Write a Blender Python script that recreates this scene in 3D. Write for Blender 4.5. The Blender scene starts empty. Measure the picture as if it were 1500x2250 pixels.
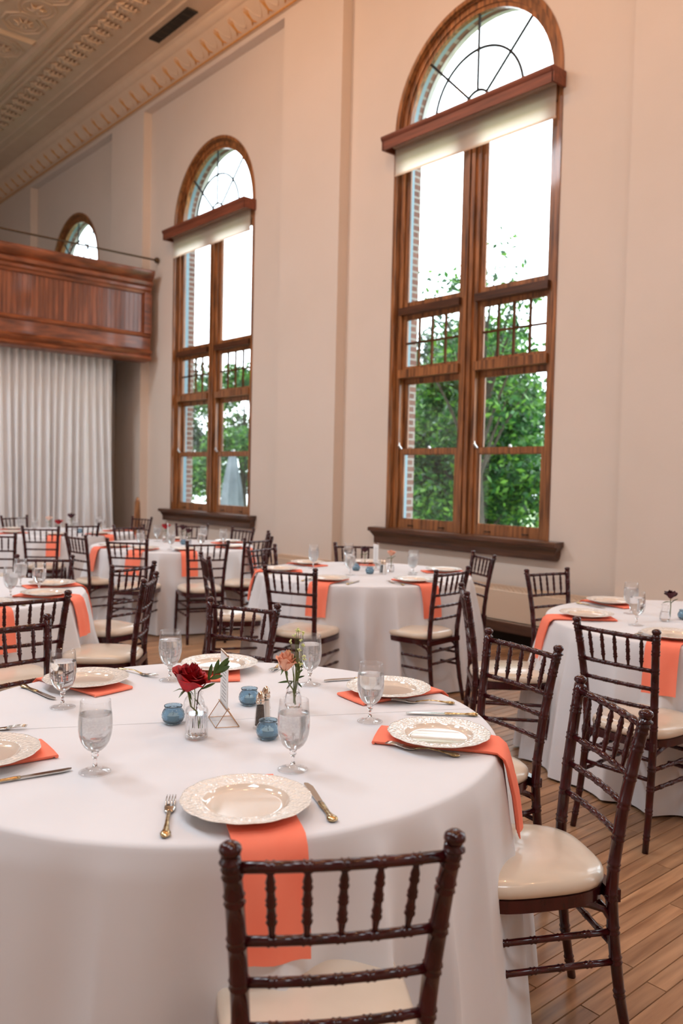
import bpy, math, random
from math import sin, cos, pi, radians as R
from mathutils import Matrix, Vector

random.seed(7)
SC = bpy.context.scene
COL = SC.collection

# ------------------------------------------------------------------ camera
cam_d = bpy.data.cameras.new('camera')
cam_d.sensor_fit = 'VERTICAL'
cam_d.sensor_height = 36.0
cam_d.sensor_width = 24.0
cam_d.lens = 29.27
cam_d.clip_start = 0.05
cam_d.clip_end = 200
cam_d.dof.use_dof = True
cam_d.dof.focus_distance = 2.55
cam_d.dof.aperture_fstop = 3.2
cam = bpy.data.objects.new('camera', cam_d)
COL.objects.link(cam)
_r = Vector((0.6534, 0.7566, 0.0225)).normalized()
_f = Vector((-0.7559, 0.6533, -0.0414)).normalized()
_u = _r.cross(_f).normalized()
_r = _f.cross(_u).normalized()
cam.matrix_world = Matrix(((_r.x, _u.x, -_f.x, 0), (_r.y, _u.y, -_f.y, 0), (_r.z, _u.z, -_f.z, 1.5), (0, 0, 0, 1)))
SC.camera = cam

# ------------------------------------------------------------------ world, light, exposure
SKY = 6.5
W = bpy.data.worlds.new('overcast_sky')
SC.world = W
W.use_nodes = True
nt = W.node_tree
nt.nodes.clear()
wo = nt.nodes.new('ShaderNodeOutputWorld')
bg = nt.nodes.new('ShaderNodeBackground')
tc = nt.nodes.new('ShaderNodeTexCoord')
nz = nt.nodes.new('ShaderNodeTexNoise')
nz.inputs['Scale'].default_value = 2.2
nz.inputs['Detail'].default_value = 4
cr = nt.nodes.new('ShaderNodeValToRGB')
cr.color_ramp.elements[0].position = 0.35
cr.color_ramp.elements[0].color = (0.74, 0.86, 0.95, 1)
cr.color_ramp.elements[1].position = 0.7
cr.color_ramp.elements[1].color = (0.93, 0.97, 1.0, 1)
nt.links.new(tc.outputs['Generated'], nz.inputs['Vector'])
nt.links.new(nz.outputs['Fac'], cr.inputs['Fac'])
nt.links.new(cr.outputs['Color'], bg.inputs['Color'])
bg.inputs['Strength'].default_value = SKY
nt.links.new(bg.outputs['Background'], wo.inputs['Surface'])

def area(name, loc, rot, sx, sy, power=0, col=(1, 1, 1), portal=False):
    d = bpy.data.lights.new(name, 'AREA')
    d.shape = 'RECTANGLE'
    d.size = sx
    d.size_y = sy
    d.energy = power
    d.color = col
    o = bpy.data.objects.new(name, d)
    COL.objects.link(o)
    o.location = loc
    o.rotation_euler = rot
    if portal:
        d.cycles.is_portal = True
    return o

WX = [-5.66, -10.53, -15.40, -0.79, 4.08]          # window centres along the wall
for i, x in enumerate(WX):
    area('sky_portal', (x, 6.9, 3.6), (R(-90), 0, 0), 2.3, 5.6, portal=True)

for x in (-10.53, -5.66):
    area('sky_portal', (x, -7.9, 3.6), (R(90), 0, 0), 2.3, 5.6, portal=True)

def lamp(name, loc, power, col, rad=0.25):
    d = bpy.data.lights.new(name, 'POINT')
    d.energy = power
    d.color = col
    d.shadow_soft_size = rad
    o = bpy.data.objects.new(name, d)
    COL.objects.link(o)
    o.location = loc
    return o
for x in (-9.0, -3.2, 2.6):
    lamp('pendant_light', (x, 1.5, 6.0), 30, (1.0, 0.70, 0.48))
for x, p in ((-9.8, 300), (-5.5, 120), (-1.5, 110), (2.5, 140)):
    area('overhead_fill', (x, -.6, 7.6), (0, 0, 0), 1.6, 1.6, p, (0.82, 0.91, 1.0))  # added overhead fills, out of view, brightening the tabletops and curtain
for x in (-8.4, -5.2, -2.0, 1.2):
    lamp('wall_wash_fill', (x, 3.7, 7.3), 80, (1.0, 0.56, 0.28), .12)  # added warm lamps above the view that wash the upper wall

vs = SC.view_settings
vs.view_transform = 'Standard'
vs.look = 'None'
vs.gamma = 1.0
vs.use_curve_mapping = False
vs.exposure = 0.04
cy = SC.cycles
cy.use_denoising = True
cy.max_bounces = 9
cy.diffuse_bounces = 4
cy.glossy_bounces = 4
cy.transmission_bounces = 9
cy.transparent_max_bounces = 16
cy.caustics_reflective = False
cy.caustics_refractive = True
cy.blur_glossy = 1.0
cy.sample_clamp_indirect = 6.0

# ------------------------------------------------------------------ materials
def sl(c):
    c = c / 255.0
    return c / 12.92 if c <= 0.04045 else ((c + 0.055) / 1.055) ** 2.4
def rgb(r, g, b):
    return (sl(r), sl(g), sl(b), 1)

def mat(name, col, rough=0.5, metal=0.0, spec=0.5, coat=0.0, trans=0.0, ior=1.45, **kw):
    m = bpy.data.materials.new(name)
    m.use_nodes = True
    b = m.node_tree.nodes['Principled BSDF']
    b.inputs['Base Color'].default_value = col
    b.inputs['Roughness'].default_value = rough
    b.inputs['Metallic'].default_value = metal
    b.inputs['Specular IOR Level'].default_value = spec
    b.inputs['Coat Weight'].default_value = coat
    b.inputs['Coat Roughness'].default_value = 0.08
    b.inputs['Transmission Weight'].default_value = trans
    b.inputs['IOR'].default_value = ior
    return m

def N(m, t, **inp):
    n = m.node_tree.nodes.new(t)
    for k, v in inp.items():
        n.inputs[k.replace('_', ' ')].default_value = v
    return n
def L(m, a, b):
    m.node_tree.links.new(a, b)
def BS(m):
    return m.node_tree.nodes['Principled BSDF']

def noise_mat(name, c1, c2, scale=(1, 1, 1), nscale=4.0, detail=6, rough=0.5, bump=0.0, p0=0.3, p1=0.7, coord='Object', rand=0.0, bdist=0.01, rr=None, **kw):
    """two colours mixed by stretched noise, with optional bump and per-object tint"""
    m = mat(name, c1, rough, **kw)
    t = N(m, 'ShaderNodeTexCoord')
    mp = N(m, 'ShaderNodeMapping')
    mp.inputs['Scale'].default_value = scale
    L(m, t.outputs[coord], mp.inputs['Vector'])
    n = N(m, 'ShaderNodeTexNoise', Scale=nscale, Detail=detail)
    L(m, mp.outputs['Vector'], n.inputs['Vector'])
    r = N(m, 'ShaderNodeValToRGB')
    r.color_ramp.elements[0].position = p0
    r.color_ramp.elements[0].color = c1
    r.color_ramp.elements[1].position = p1
    r.color_ramp.elements[1].color = c2
    L(m, n.outputs['Fac'], r.inputs['Fac'])
    out = r.outputs['Color']
    if rand > 0:
        oi = N(m, 'ShaderNodeObjectInfo')
        gi = N(m, 'ShaderNodeNewGeometry')
        ad = N(m, 'ShaderNodeMath')
        ad.operation = 'ADD'
        L(m, oi.outputs['Random'], ad.inputs[0])
        L(m, gi.outputs['Random Per Island'], ad.inputs[1])
        fr = N(m, 'ShaderNodeMath')
        fr.operation = 'FRACT'
        L(m, ad.outputs[0], fr.inputs[0])
        mr = N(m, 'ShaderNodeMapRange')
        mr.inputs['To Min'].default_value = 1 - rand
        mr.inputs['To Max'].default_value = 1 + rand * 0.55
        L(m, fr.outputs[0], mr.inputs['Value'])
        hs = N(m, 'ShaderNodeHueSaturation')
        L(m, mr.outputs['Result'], hs.inputs['Value'])
        L(m, out, hs.inputs['Color'])
        out = hs.outputs['Color']
        # shift the grain so that neighbours differ
        cb = N(m, 'ShaderNodeCombineXYZ')
        ml = N(m, 'ShaderNodeMath')
        ml.operation = 'MULTIPLY'
        ml.inputs[1].default_value = 37.0
        L(m, fr.outputs[0], ml.inputs[0])
        L(m, ml.outputs[0], cb.inputs['Z'])
        va = N(m, 'ShaderNodeVectorMath')
        L(m, mp.outputs['Vector'], va.inputs[0])
        L(m, cb.outputs['Vector'], va.inputs[1])
        L(m, va.outputs['Vector'], n.inputs['Vector'])
    L(m, out, BS(m).inputs['Base Color'])
    if rr:
        q = N(m, 'ShaderNodeMapRange')
        q.inputs['To Min'].default_value = rr[0]
        q.inputs['To Max'].default_value = rr[1]
        L(m, n.outputs['Fac'], q.inputs['Value'])
        L(m, q.outputs['Result'], BS(m).inputs['Roughness'])
    if bump > 0:
        b = N(m, 'ShaderNodeBump', Strength=bump, Distance=bdist)
        L(m, n.outputs['Fac'], b.inputs['Height'])
        L(m, b.outputs['Normal'], BS(m).inputs['Normal'])
    return m

def thin_glass(name, tint=(1, 1, 1, 1), refl=0.5):
    m = bpy.data.materials.new(name)
    m.use_nodes = True
    n = m.node_tree
    n.nodes.clear()
    o = n.nodes.new('ShaderNodeOutputMaterial')
    mx = n.nodes.new('ShaderNodeMixShader')
    t = n.nodes.new('ShaderNodeBsdfTransparent')
    t.inputs['Color'].default_value = tint
    g = n.nodes.new('ShaderNodeBsdfGlossy')
    g.inputs['Roughness'].default_value = 0.02
    f = n.nodes.new('ShaderNodeLayerWeight')
    f.inputs['Blend'].default_value = .5
    pw = n.nodes.new('ShaderNodeMath')
    pw.operation = 'POWER'
    pw.inputs[1].default_value = 4.0
    n.links.new(f.outputs['Facing'], pw.inputs[0])
    s = n.nodes.new('ShaderNodeMath')
    s.operation = 'MULTIPLY_ADD'
    s.inputs[1].default_value = refl * .9
    s.inputs[2].default_value = .035
    n.links.new(pw.outputs[0], s.inputs[0])
    n.links.new(s.outputs[0], mx.inputs[0])
    n.links.new(t.outputs[0], mx.inputs[1])
    n.links.new(g.outputs[0], mx.inputs[2])
    n.links.new(mx.outputs[0], o.inputs['Surface'])
    return m

M = {}
M['wall'] = noise_mat('wall_plaster', rgb(222, 207, 194), rgb(226, 211, 199), nscale=1.3, rough=0.62, p0=.3, p1=.7)
_b = N(M['wall'], 'ShaderNodeBump', Strength=0.08, Distance=0.01)
_n2 = N(M['wall'], 'ShaderNodeTexNoise', Scale=60.0, Detail=4)
_t2 = N(M['wall'], 'ShaderNodeTexCoord')
L(M['wall'], _t2.outputs['Object'], _n2.inputs['Vector'])
L(M['wall'], _n2.outputs['Fac'], _b.inputs['Height'])
L(M['wall'], _b.outputs['Normal'], BS(M['wall']).inputs['Normal'])
M['ceiling'] = noise_mat('pressed_tin', rgb(205, 178, 150), rgb(212, 186, 160), nscale=3, rough=0.45, bump=.1)
M['cream'] = noise_mat('cream_plaster', rgb(224, 196, 168), rgb(228, 202, 176), nscale=5, rough=0.5)
M['gold_paint'] = noise_mat('gold_paint', rgb(196, 132, 62), rgb(222, 165, 95), nscale=30, rough=0.45)
M['win_wood'] = noise_mat('oak_frame', rgb(80, 48, 26), rgb(178, 116, 68), scale=(9, 9, .7), nscale=3.2, detail=8, rough=0.38, bump=.15, bdist=.003, coat=.25)
M['sill_wood'] = noise_mat('dark_oak_sill', rgb(58, 36, 26), rgb(98, 62, 42), scale=(.7, 9, 9), nscale=3.2, detail=8, rough=0.3, bump=.1, bdist=.003, coat=.3)
M['muntin_wood'] = noise_mat('matte_muntin', rgb(62, 38, 24), rgb(104, 66, 40), nscale=6, rough=.8, spec=.1)
M['val_wood'] = noise_mat('mahogany_valance', rgb(105, 56, 38), rgb(140, 78, 55), scale=(.6, 9, 9), nscale=3, detail=8, rough=0.5)
M['balc_wood'] = noise_mat('balcony_mahogany', rgb(92, 48, 28), rgb(158, 88, 52), scale=(3, 1.2, 6), nscale=2.5, detail=8, rough=0.34, bump=.08, bdist=.003, coat=.3)
M['balc_board'] = noise_mat('beadboard_mahogany', rgb(88, 48, 32), rgb(160, 92, 58), scale=(8, 8, .6), nscale=2.5, detail=8, rough=0.34, rand=.22, coat=.3)
M['maple'] = noise_mat('maple_floorboard', rgb(124, 88, 62), rgb(184, 142, 106), scale=(14, 1.0, 3), nscale=2.6, detail=9, rough=0.36, bump=.12, bdist=.002, rand=.26, p0=.25, p1=.72, rr=(.22, .5), coord='Object')
M['gap'] = mat('floor_gap', rgb(38, 22, 14), 0.9)
M['base_wood'] = noise_mat('dark_baseboard', rgb(60, 38, 28), rgb(92, 60, 44), scale=(.8, 6, 6), nscale=3, rough=0.35)
M['mahogany'] = noise_mat('mahogany_lacquer', rgb(42, 9, 12), rgb(70, 19, 22), scale=(6, 6, 1.5), nscale=5, detail=5, rough=0.2, coat=.3, spec=.4)
M['vinyl'] = noise_mat('ivory_vinyl', rgb(214, 198, 178), rgb(226, 210, 192), nscale=6, rough=0.26, bump=.06, bdist=.002, coat=.35)
M['cloth'] = noise_mat('white_linen', rgb(221, 220, 223), rgb(226, 225, 228), nscale=3, rough=0.75)
BS(M['cloth']).inputs['Sheen Weight'].default_value = 0.2
_m = M['cloth']                                    # pressed crease across the cloth
_tc = N(_m, 'ShaderNodeTexCoord')
_d = N(_m, 'ShaderNodeVectorMath')
_d.operation = 'DOT_PRODUCT'
_d.inputs[1].default_value = (-.8889, .4581, 0)
L(_m, _tc.outputs['Object'], _d.inputs[0])
_a = N(_m, 'ShaderNodeMath')
_a.operation = 'SUBTRACT'
_a.inputs[1].default_value = .022
L(_m, _d.outputs['Value'], _a.inputs[0])
_b = N(_m, 'ShaderNodeMath')
_b.operation = 'ABSOLUTE'
L(_m, _a.outputs[0], _b.inputs[0])
_r = N(_m, 'ShaderNodeMapRange')
_r.inputs['From Min'].default_value = 0
_r.inputs['From Max'].default_value = .004
_r.inputs['To Min'].default_value = 1
_r.inputs['To Max'].default_value = 0
L(_m, _b.outputs[0], _r.inputs['Value'])
_bp = N(_m, 'ShaderNodeBump', Strength=.9, Distance=.004)
L(_m, _r.outputs[0], _bp.inputs['Height'])
L(_m, _bp.outputs['Normal'], BS(_m).inputs['Normal'])
M['drape'] = noise_mat('white_drape', rgb(234, 233, 234), rgb(238, 237, 238), nscale=3, rough=0.8)
M['coral'] = noise_mat('coral_napkin', rgb(252, 130, 102), rgb(255, 140, 112), nscale=10, rough=0.85)
M['china'] = mat('ivory_china', rgb(226, 210, 194), 0.07, spec=.9, coat=.8)
M['china_rim'] = mat('embossed_china', rgb(242, 234, 224), 0.12, spec=.8, coat=.7)
_m = M['china_rim']
_v = N(_m, 'ShaderNodeTexVoronoi', Scale=120.0)
_tc = N(_m, 'ShaderNodeTexCoord')
L(_m, _tc.outputs['Object'], _v.inputs['Vector'])
_b = N(_m, 'ShaderNodeBump', Strength=.9, Distance=.002)
L(_m, _v.outputs['Distance'], _b.inputs['Height'])
L(_m, _b.outputs['Normal'], BS(_m).inputs['Normal'])
L(_m, _b.outputs['Normal'], BS(_m).inputs['Coat Normal'])
M['silver'] = mat('silver_steel', rgb(206, 200, 192), 0.16, metal=1.0)
M['gilt'] = noise_mat('gilt_handle', rgb(150, 118, 70), rgb(232, 212, 170), nscale=90, rough=0.2, metal=1.0, bump=.5, bdist=.001)
M['glass'] = mat('clear_glass', (1, 1, 1, 1), 0.0, trans=1.0, ior=1.45)
M['frost'] = mat('misted_glass', (1, 1, 1, 1), 0.16, trans=1.0, ior=1.3)
_m = M['frost']
_n = N(_m, 'ShaderNodeTexNoise', Scale=260.0, Detail=3)
_tc = N(_m, 'ShaderNodeTexCoord')
L(_m, _tc.outputs['Object'], _n.inputs['Vector'])
_b = N(_m, 'ShaderNodeBump', Strength=.35, Distance=.001)
L(_m, _n.outputs['Fac'], _b.inputs['Height'])
L(_m, _b.outputs['Normal'], BS(_m).inputs['Normal'])
def misted(name, mist=.25, nscale=0):
    m = bpy.data.materials.new(name)
    m.use_nodes = True
    n = m.node_tree
    n.nodes.clear()
    o = n.nodes.new('ShaderNodeOutputMaterial')
    t = n.nodes.new('ShaderNodeBsdfTransparent')
    g_ = n.nodes.new('ShaderNodeBsdfGlossy')
    g_.inputs['Roughness'].default_value = .06
    f = n.nodes.new('ShaderNodeLayerWeight')
    f.inputs['Blend'].default_value = .5
    pw = n.nodes.new('ShaderNodeMath')
    pw.operation = 'POWER'
    pw.inputs[1].default_value = 3.0
    n.links.new(f.outputs['Facing'], pw.inputs[0])
    sc_ = n.nodes.new('ShaderNodeMath')
    sc_.operation = 'MULTIPLY_ADD'
    sc_.inputs[1].default_value = .6
    sc_.inputs[2].default_value = .04
    n.links.new(pw.outputs[0], sc_.inputs[0])
    mx = n.nodes.new('ShaderNodeMixShader')
    n.links.new(sc_.outputs[0], mx.inputs[0])
    n.links.new(t.outputs[0], mx.inputs[1])
    n.links.new(g_.outputs[0], mx.inputs[2])
    if mist <= 0:
        n.links.new(mx.outputs[0], o.inputs['Surface'])
        return m
    d = n.nodes.new('ShaderNodeBsdfDiffuse')
    d.inputs['Color'].default_value = (.96, .96, .96, 1)
    tl = n.nodes.new('ShaderNodeBsdfTranslucent')
    tl.inputs['Color'].default_value = (.96, .96, .96, 1)
    m2 = n.nodes.new('ShaderNodeMixShader')
    m2.inputs[0].default_value = .5
    n.links.new(d.outputs[0], m2.inputs[1])
    n.links.new(tl.outputs[0], m2.inputs[2])
    m3 = n.nodes.new('ShaderNodeMixShader')
    tcx = n.nodes.new('ShaderNodeTexCoord')
    nn = n.nodes.new('ShaderNodeTexNoise')
    nn.inputs['Scale'].default_value = 420
    nn.inputs['Detail'].default_value = 2
    sp_ = n.nodes.new('ShaderNodeSeparateXYZ')
    n.links.new(tcx.outputs['Object'], nn.inputs['Vector'])
    n.links.new(tcx.outputs['Object'], sp_.inputs[0])
    mr = n.nodes.new('ShaderNodeMapRange')          # mist clings to the glass below the water line
    mr.inputs['From Min'].default_value = .150
    mr.inputs['From Max'].default_value = .135
    mr.inputs['To Min'].default_value = .03
    mr.inputs['To Max'].default_value = mist
    n.links.new(sp_.outputs['Z'], mr.inputs['Value'])
    ml = n.nodes.new('ShaderNodeMath')
    ml.operation = 'MULTIPLY'
    n.links.new(mr.outputs[0], ml.inputs[0])
    m4 = n.nodes.new('ShaderNodeMapRange')
    m4.inputs['From Min'].default_value = .35
    m4.inputs['From Max'].default_value = .6
    m4.inputs['To Min'].default_value = .55
    m4.inputs['To Max'].default_value = 1.25
    n.links.new(nn.outputs['Fac'], m4.inputs['Value'])
    n.links.new(m4.outputs[0], ml.inputs[1])
    n.links.new(ml.outputs[0], m3.inputs[0])
    n.links.new(mx.outputs[0], m3.inputs[1])
    n.links.new(m2.outputs[0], m3.inputs[2])
    n.links.new(m3.outputs[0], o.inputs['Surface'])
    return m
M['frost'] = misted('misted_glass', .17)
M['thin'] = misted('thin_clear_glass', 0)
M['water'] = mat('water', (0.97, 0.98, 1, 1), 0.0, trans=1.0, ior=1.33)
M['ice_water'] = mat('iced_water', (0.96, 0.97, .98, 1), 0.08, trans=0.97, ior=1.33)
M['blue_glass'] = mat('blue_glass', rgb(176, 206, 224), 0.06, trans=.9, ior=1.45)
M['wax'] = mat('white_wax', rgb(236, 234, 226), 0.5)
M['pepper'] = noise_mat('ground_pepper', rgb(48, 38, 32), rgb(92, 76, 62), nscale=300, rough=.9)
M['salt'] = mat('white_salt', rgb(226, 220, 212), .8)
M['chrome'] = mat('chrome', rgb(214, 196, 178), 0.12, metal=1.0)
M['brass'] = mat('brass_wire', rgb(190, 140, 95), 0.25, metal=1.0)
M['paper'] = mat('printed_card', rgb(238, 236, 234), .6)
M['ink'] = mat('grey_ink', rgb(150, 148, 150), .7)
M['red_rose'] = noise_mat('red_petal', rgb(120, 2, 14), rgb(196, 6, 28), nscale=30, rough=.55)
M['peach_rose'] = noise_mat('peach_petal', rgb(234, 158, 128), rgb(248, 194, 166), nscale=25, rough=.55)
M['dark_rose'] = noise_mat('burgundy_petal', rgb(42, 8, 18), rgb(80, 16, 32), nscale=30, rough=.6)
M['cream_rose'] = noise_mat('blush_petal', rgb(236, 196, 176), rgb(244, 214, 198), nscale=25, rough=.6)
for k in ('red_rose', 'peach_rose', 'dark_rose', 'cream_rose'):
    BS(M[k]).inputs['Sheen Weight'].default_value = .0
M['leaf'] = noise_mat('leaf_green', rgb(38, 62, 28), rgb(86, 112, 48), nscale=20, rough=.4)
M['stem'] = noise_mat('stem_green', rgb(78, 92, 44), rgb(112, 124, 62), nscale=20, rough=.5)
M['twig'] = noise_mat('reddish_twig', rgb(62, 36, 34), rgb(88, 54, 46), nscale=20, rough=.5)
M['bud'] = noise_mat('pale_bud', rgb(198, 206, 130), rgb(226, 228, 168), nscale=20, rough=.6)
M['came'] = mat('lead_came', rgb(52, 56, 60), .5, metal=.4)
M['pane'] = thin_glass('window_glass', (.97, .985, .985, 1), .6)
M['blind'] = noise_mat('roller_blind', rgb(240, 228, 212), rgb(242, 232, 218), nscale=40, rough=.9)
_m = M['blind']
_tr = _m.node_tree.nodes.new('ShaderNodeBsdfTranslucent')
_tr.inputs['Color'].default_value = rgb(252, 234, 222)
_mx = _m.node_tree.nodes.new('ShaderNodeMixShader')
_mx.inputs[0].default_value = .65
_o = _m.node_tree.nodes['Material Output']
L(_m, BS(_m).outputs[0], _mx.inputs[1])
L(_m, _tr.outputs[0], _mx.inputs[2])
L(_m, _mx.outputs[0], _o.inputs['Surface'])
M['aluminium'] = mat('blue_grey_storm_frame', rgb(120, 150, 165), .5)
M['tarnish'] = mat('tarnished_pull', rgb(60, 52, 46), .4, metal=.8)
M['nickel'] = mat('nickel_lock', rgb(200, 198, 196), .3, metal=.9)
M['grille'] = mat('dark_vent', rgb(66, 58, 50), .6)
M['heater'] = mat('cream_enamel', rgb(214, 190, 166), .5)
M['dark'] = mat('under_balcony_paint', rgb(186, 186, 188), .8)
M['black'] = mat('dark_hole', rgb(30, 24, 20), .9)
M['rail'] = mat('bronze_rail', rgb(96, 78, 58), .4, metal=.7)
M['stone'] = noise_mat('pale_limestone', rgb(176, 178, 180), rgb(205, 206, 206), nscale=8, rough=.9, bump=.3)
M['bark'] = noise_mat('bark', rgb(40, 36, 30), rgb(70, 62, 52), scale=(6, 6, 1), nscale=5, rough=.9, bump=.6, bdist=.03)
M['lawn'] = noise_mat('lawn', rgb(128, 146, 100), rgb(166, 176, 142), nscale=3, rough=.95)
M['path'] = noise_mat('pale_path', rgb(206, 200, 190), rgb(222, 216, 206), nscale=3, rough=.95)
M['canvas'] = noise_mat('grey_canvas', rgb(92, 100, 108), rgb(120, 128, 136), nscale=3, rough=.9)
# brick reveal
m = mat('red_brick', rgb(150, 110, 96), .9)
bt = N(m, 'ShaderNodeTexBrick', Scale=1.0)
bt.inputs['Color1'].default_value = rgb(104, 72, 64)
bt.inputs['Color2'].default_value = rgb(128, 92, 82)
bt.inputs['Mortar'].default_value = rgb(150, 142, 136)
bt.inputs['Mortar Size'].default_value = .012
bt.inputs['Brick Width'].default_value = .21
bt.inputs['Row Height'].default_value = .075
tcb = N(m, 'ShaderNodeTexCoord')
sx = N(m, 'ShaderNodeSeparateXYZ')
cb = N(m, 'ShaderNodeCombineXYZ')
L(m, tcb.outputs['Object'], sx.inputs[0])
L(m, sx.outputs['Y'], cb.inputs['X'])
L(m, sx.outputs['Z'], cb.inputs['Y'])
L(m, cb.outputs[0], bt.inputs['Vector'])
L(m, bt.outputs['Color'], BS(m).inputs['Base Color'])
M['brick'] = m
def foliage_mat(name, a, b, c):
    m = mat(name, a, .45)
    gi = N(m, 'ShaderNodeNewGeometry')
    r = N(m, 'ShaderNodeValToRGB')
    r.color_ramp.elements[0].color = a
    r.color_ramp.elements[1].color = c
    e = r.color_ramp.elements.new(.5)
    e.color = b
    L(m, gi.outputs['Random Per Island'], r.inputs['Fac'])
    L(m, r.outputs['Color'], BS(m).inputs['Base Color'])
    t = m.node_tree.nodes.new('ShaderNodeBsdfTranslucent')
    L(m, r.outputs['Color'], t.inputs['Color'])
    x = m.node_tree.nodes.new('ShaderNodeMixShader')
    x.inputs[0].default_value = .35
    L(m, BS(m).outputs[0], x.inputs[1])
    L(m, t.outputs[0], x.inputs[2])
    L(m, x.outputs[0], m.node_tree.nodes['Material Output'].inputs['Surface'])
    return m
M['foliage'] = foliage_mat('tree_leaves', rgb(18, 48, 24), rgb(40, 92, 40), rgb(104, 150, 52))
M['foliage_dark'] = foliage_mat('dark_tree_leaves', rgb(16, 30, 24), rgb(34, 56, 42), rgb(92, 120, 76))

# ------------------------------------------------------------------ mesh helpers
class G:
    def __init__(s):
        s.v = []
        s.f = []
    def add(s, vs, fs):
        o = len(s.v)
        s.v += [tuple(p) for p in vs]
        s.f += [tuple(i + o for i in q) for q in fs]
        return s
    def box(s, x0, x1, y0, y1, z0, z1):
        return s.add([(x0, y0, z0), (x1, y0, z0), (x1, y1, z0), (x0, y1, z0), (x0, y0, z1), (x1, y0, z1), (x1, y1, z1), (x0, y1, z1)],
                     [(3, 2, 1, 0), (4, 5, 6, 7), (0, 1, 5, 4), (1, 2, 6, 5), (2, 3, 7, 6), (3, 0, 4, 7)])
    def tube(s, path, rad, n=8, cap=True, flat=1.0):
        P = [Vector(p) for p in path]
        if not hasattr(rad, '__len__'):
            rad = [rad] * len(P)
        t0 = (P[1] - P[0]).normalized()
        ref = Vector((0, 0, 1)) if abs(t0.z) < .9 else Vector((1, 0, 0))
        a = t0.cross(ref).normalized()
        vs, fs = [], []
        for i, p in enumerate(P):
            t = (P[min(i + 1, len(P) - 1)] - P[max(i - 1, 0)])
            if t.length < 1e-9:
                t = t0
            t = t.normalized()
            a = (a - t * a.dot(t)).normalized()
            b = t.cross(a)
            for k in range(n):
                q = 2 * pi * k / n
                vs.append(p + (a * cos(q) + b * sin(q) * flat) * rad[i])
        m = len(P)
        for i in range(m - 1):
            for k in range(n):
                k2 = (k + 1) % n
                fs.append((i * n + k, i * n + k2, (i + 1) * n + k2, (i + 1) * n + k))
        if cap:
            fs.append(tuple(range(n))[::-1])
            fs.append(tuple((m - 1) * n + k for k in range(n)))
        return s.add(vs, fs)
    def lathe(s, prof, n=24, o=(0, 0, 0), mod=None):
        """prof: (r,z) list; r=0 ends become fans"""
        vs, fs, rows = [], [], []
        for (r, z) in prof:
            if r < 1e-6:
                rows.append([len(vs)] * n)
                vs.append((o[0], o[1], o[2] + z))
            else:
                rows.append(list(range(len(vs), len(vs) + n)))
                for k in range(n):
                    a = 2 * pi * k / n
                    rr = r if mod is None else mod(r, z, a)
                    vs.append((o[0] + rr * cos(a), o[1] + rr * sin(a), o[2] + z))
        for i in range(len(prof) - 1):
            A, B = rows[i], rows[i + 1]
            for k in range(n):
                k2 = (k + 1) % n
                q = [A[k], A[k2], B[k2], B[k]]
                u = []
                for w in q:
                    if w not in u:
                        u.append(w)
                if len(u) > 2:
                    fs.append(tuple(u))
        return s.add(vs, fs)
    def prism(s, poly, fn, a, b):
        """extrude a closed 2D polygon between a and b; fn(u,v,t) gives the 3D point"""
        n = len(poly)
        vs = [fn(u, v, a) for u, v in poly] + [fn(u, v, b) for u, v in poly]
        fs = [(i, (i + 1) % n, n + (i + 1) % n, n + i) for i in range(n)]
        fs += [tuple(range(n))[::-1], tuple(range(n, 2 * n))]
        return s.add(vs, fs)
    def mesh(s, name, smooth=False, sharp=40):
        me = bpy.data.meshes.new(name)
        me.from_pydata(s.v, [], s.f)
        me.update()
        if smooth:
            me.polygons.foreach_set('use_smooth', [True] * len(me.polygons))
            if sharp:
                me.set_sharp_from_angle(angle=R(sharp))
        return me

def link(o, parent=None):
    COL.objects.link(o)
    if parent is not None:
        o.parent = parent
    return o
def put(name, g, m, parent=None, smooth=False, loc=None, rot=None, sharp=40, kind=None):
    me = g.mesh(name, smooth, sharp) if isinstance(g, G) else g
    if m is not None and len(me.materials) == 0:
        me.materials.append(M[m] if isinstance(m, str) else m)
    o = bpy.data.objects.new(name, me)
    link(o, parent)
    if loc is not None:
        o.location = loc
    if rot is not None:
        o.rotation_euler = rot
    if kind:
        o['kind'] = kind
    return o
def tag(o, label, cat, group=None):
    o['label'] = label
    o['category'] = cat
    if group:
        o['group'] = group
    return o
def empty(name, loc=(0, 0, 0), rz=0.0, label=None, cat=None, group=None, kind=None):
    o = bpy.data.objects.new(name, None)
    link(o)
    o.empty_display_size = .1
    o.location = loc
    o.rotation_euler = (0, 0, rz)
    if label:
        tag(o, label, cat, group)
    if kind:
        o['kind'] = kind
    return o
KIDS = {}
def kids(o):
    return [c for c in o.children]
def dup(root, loc, rz=0.0, label=None, group=None, swap=None):
    r = root.copy()
    link(r)
    r.location = loc
    r.rotation_euler = (0, 0, rz)
    if label:
        r['label'] = label
    if group:
        r['group'] = group
    for ch in kids(root):
        c = ch.copy()
        link(c)
        c.parent = r
        for g in kids(ch):
            d = g.copy()
            link(d)
            d.parent = c
    return r

# ------------------------------------------------------------------ room shell
YW, YP, ZC = 6.5, 6.36, 7.65          # recessed panel plane, pilaster plane, ceiling
X0, X1, YB = -21.0, 6.2, -7.5
SPR, ZS, RO = 5.26, 0.945, 1.087      # arch spring height, opening bottom, opening half width
HB = 1.865                            # bay half width
ZTOP = 7.26                           # soffit of the recessed bays

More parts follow.
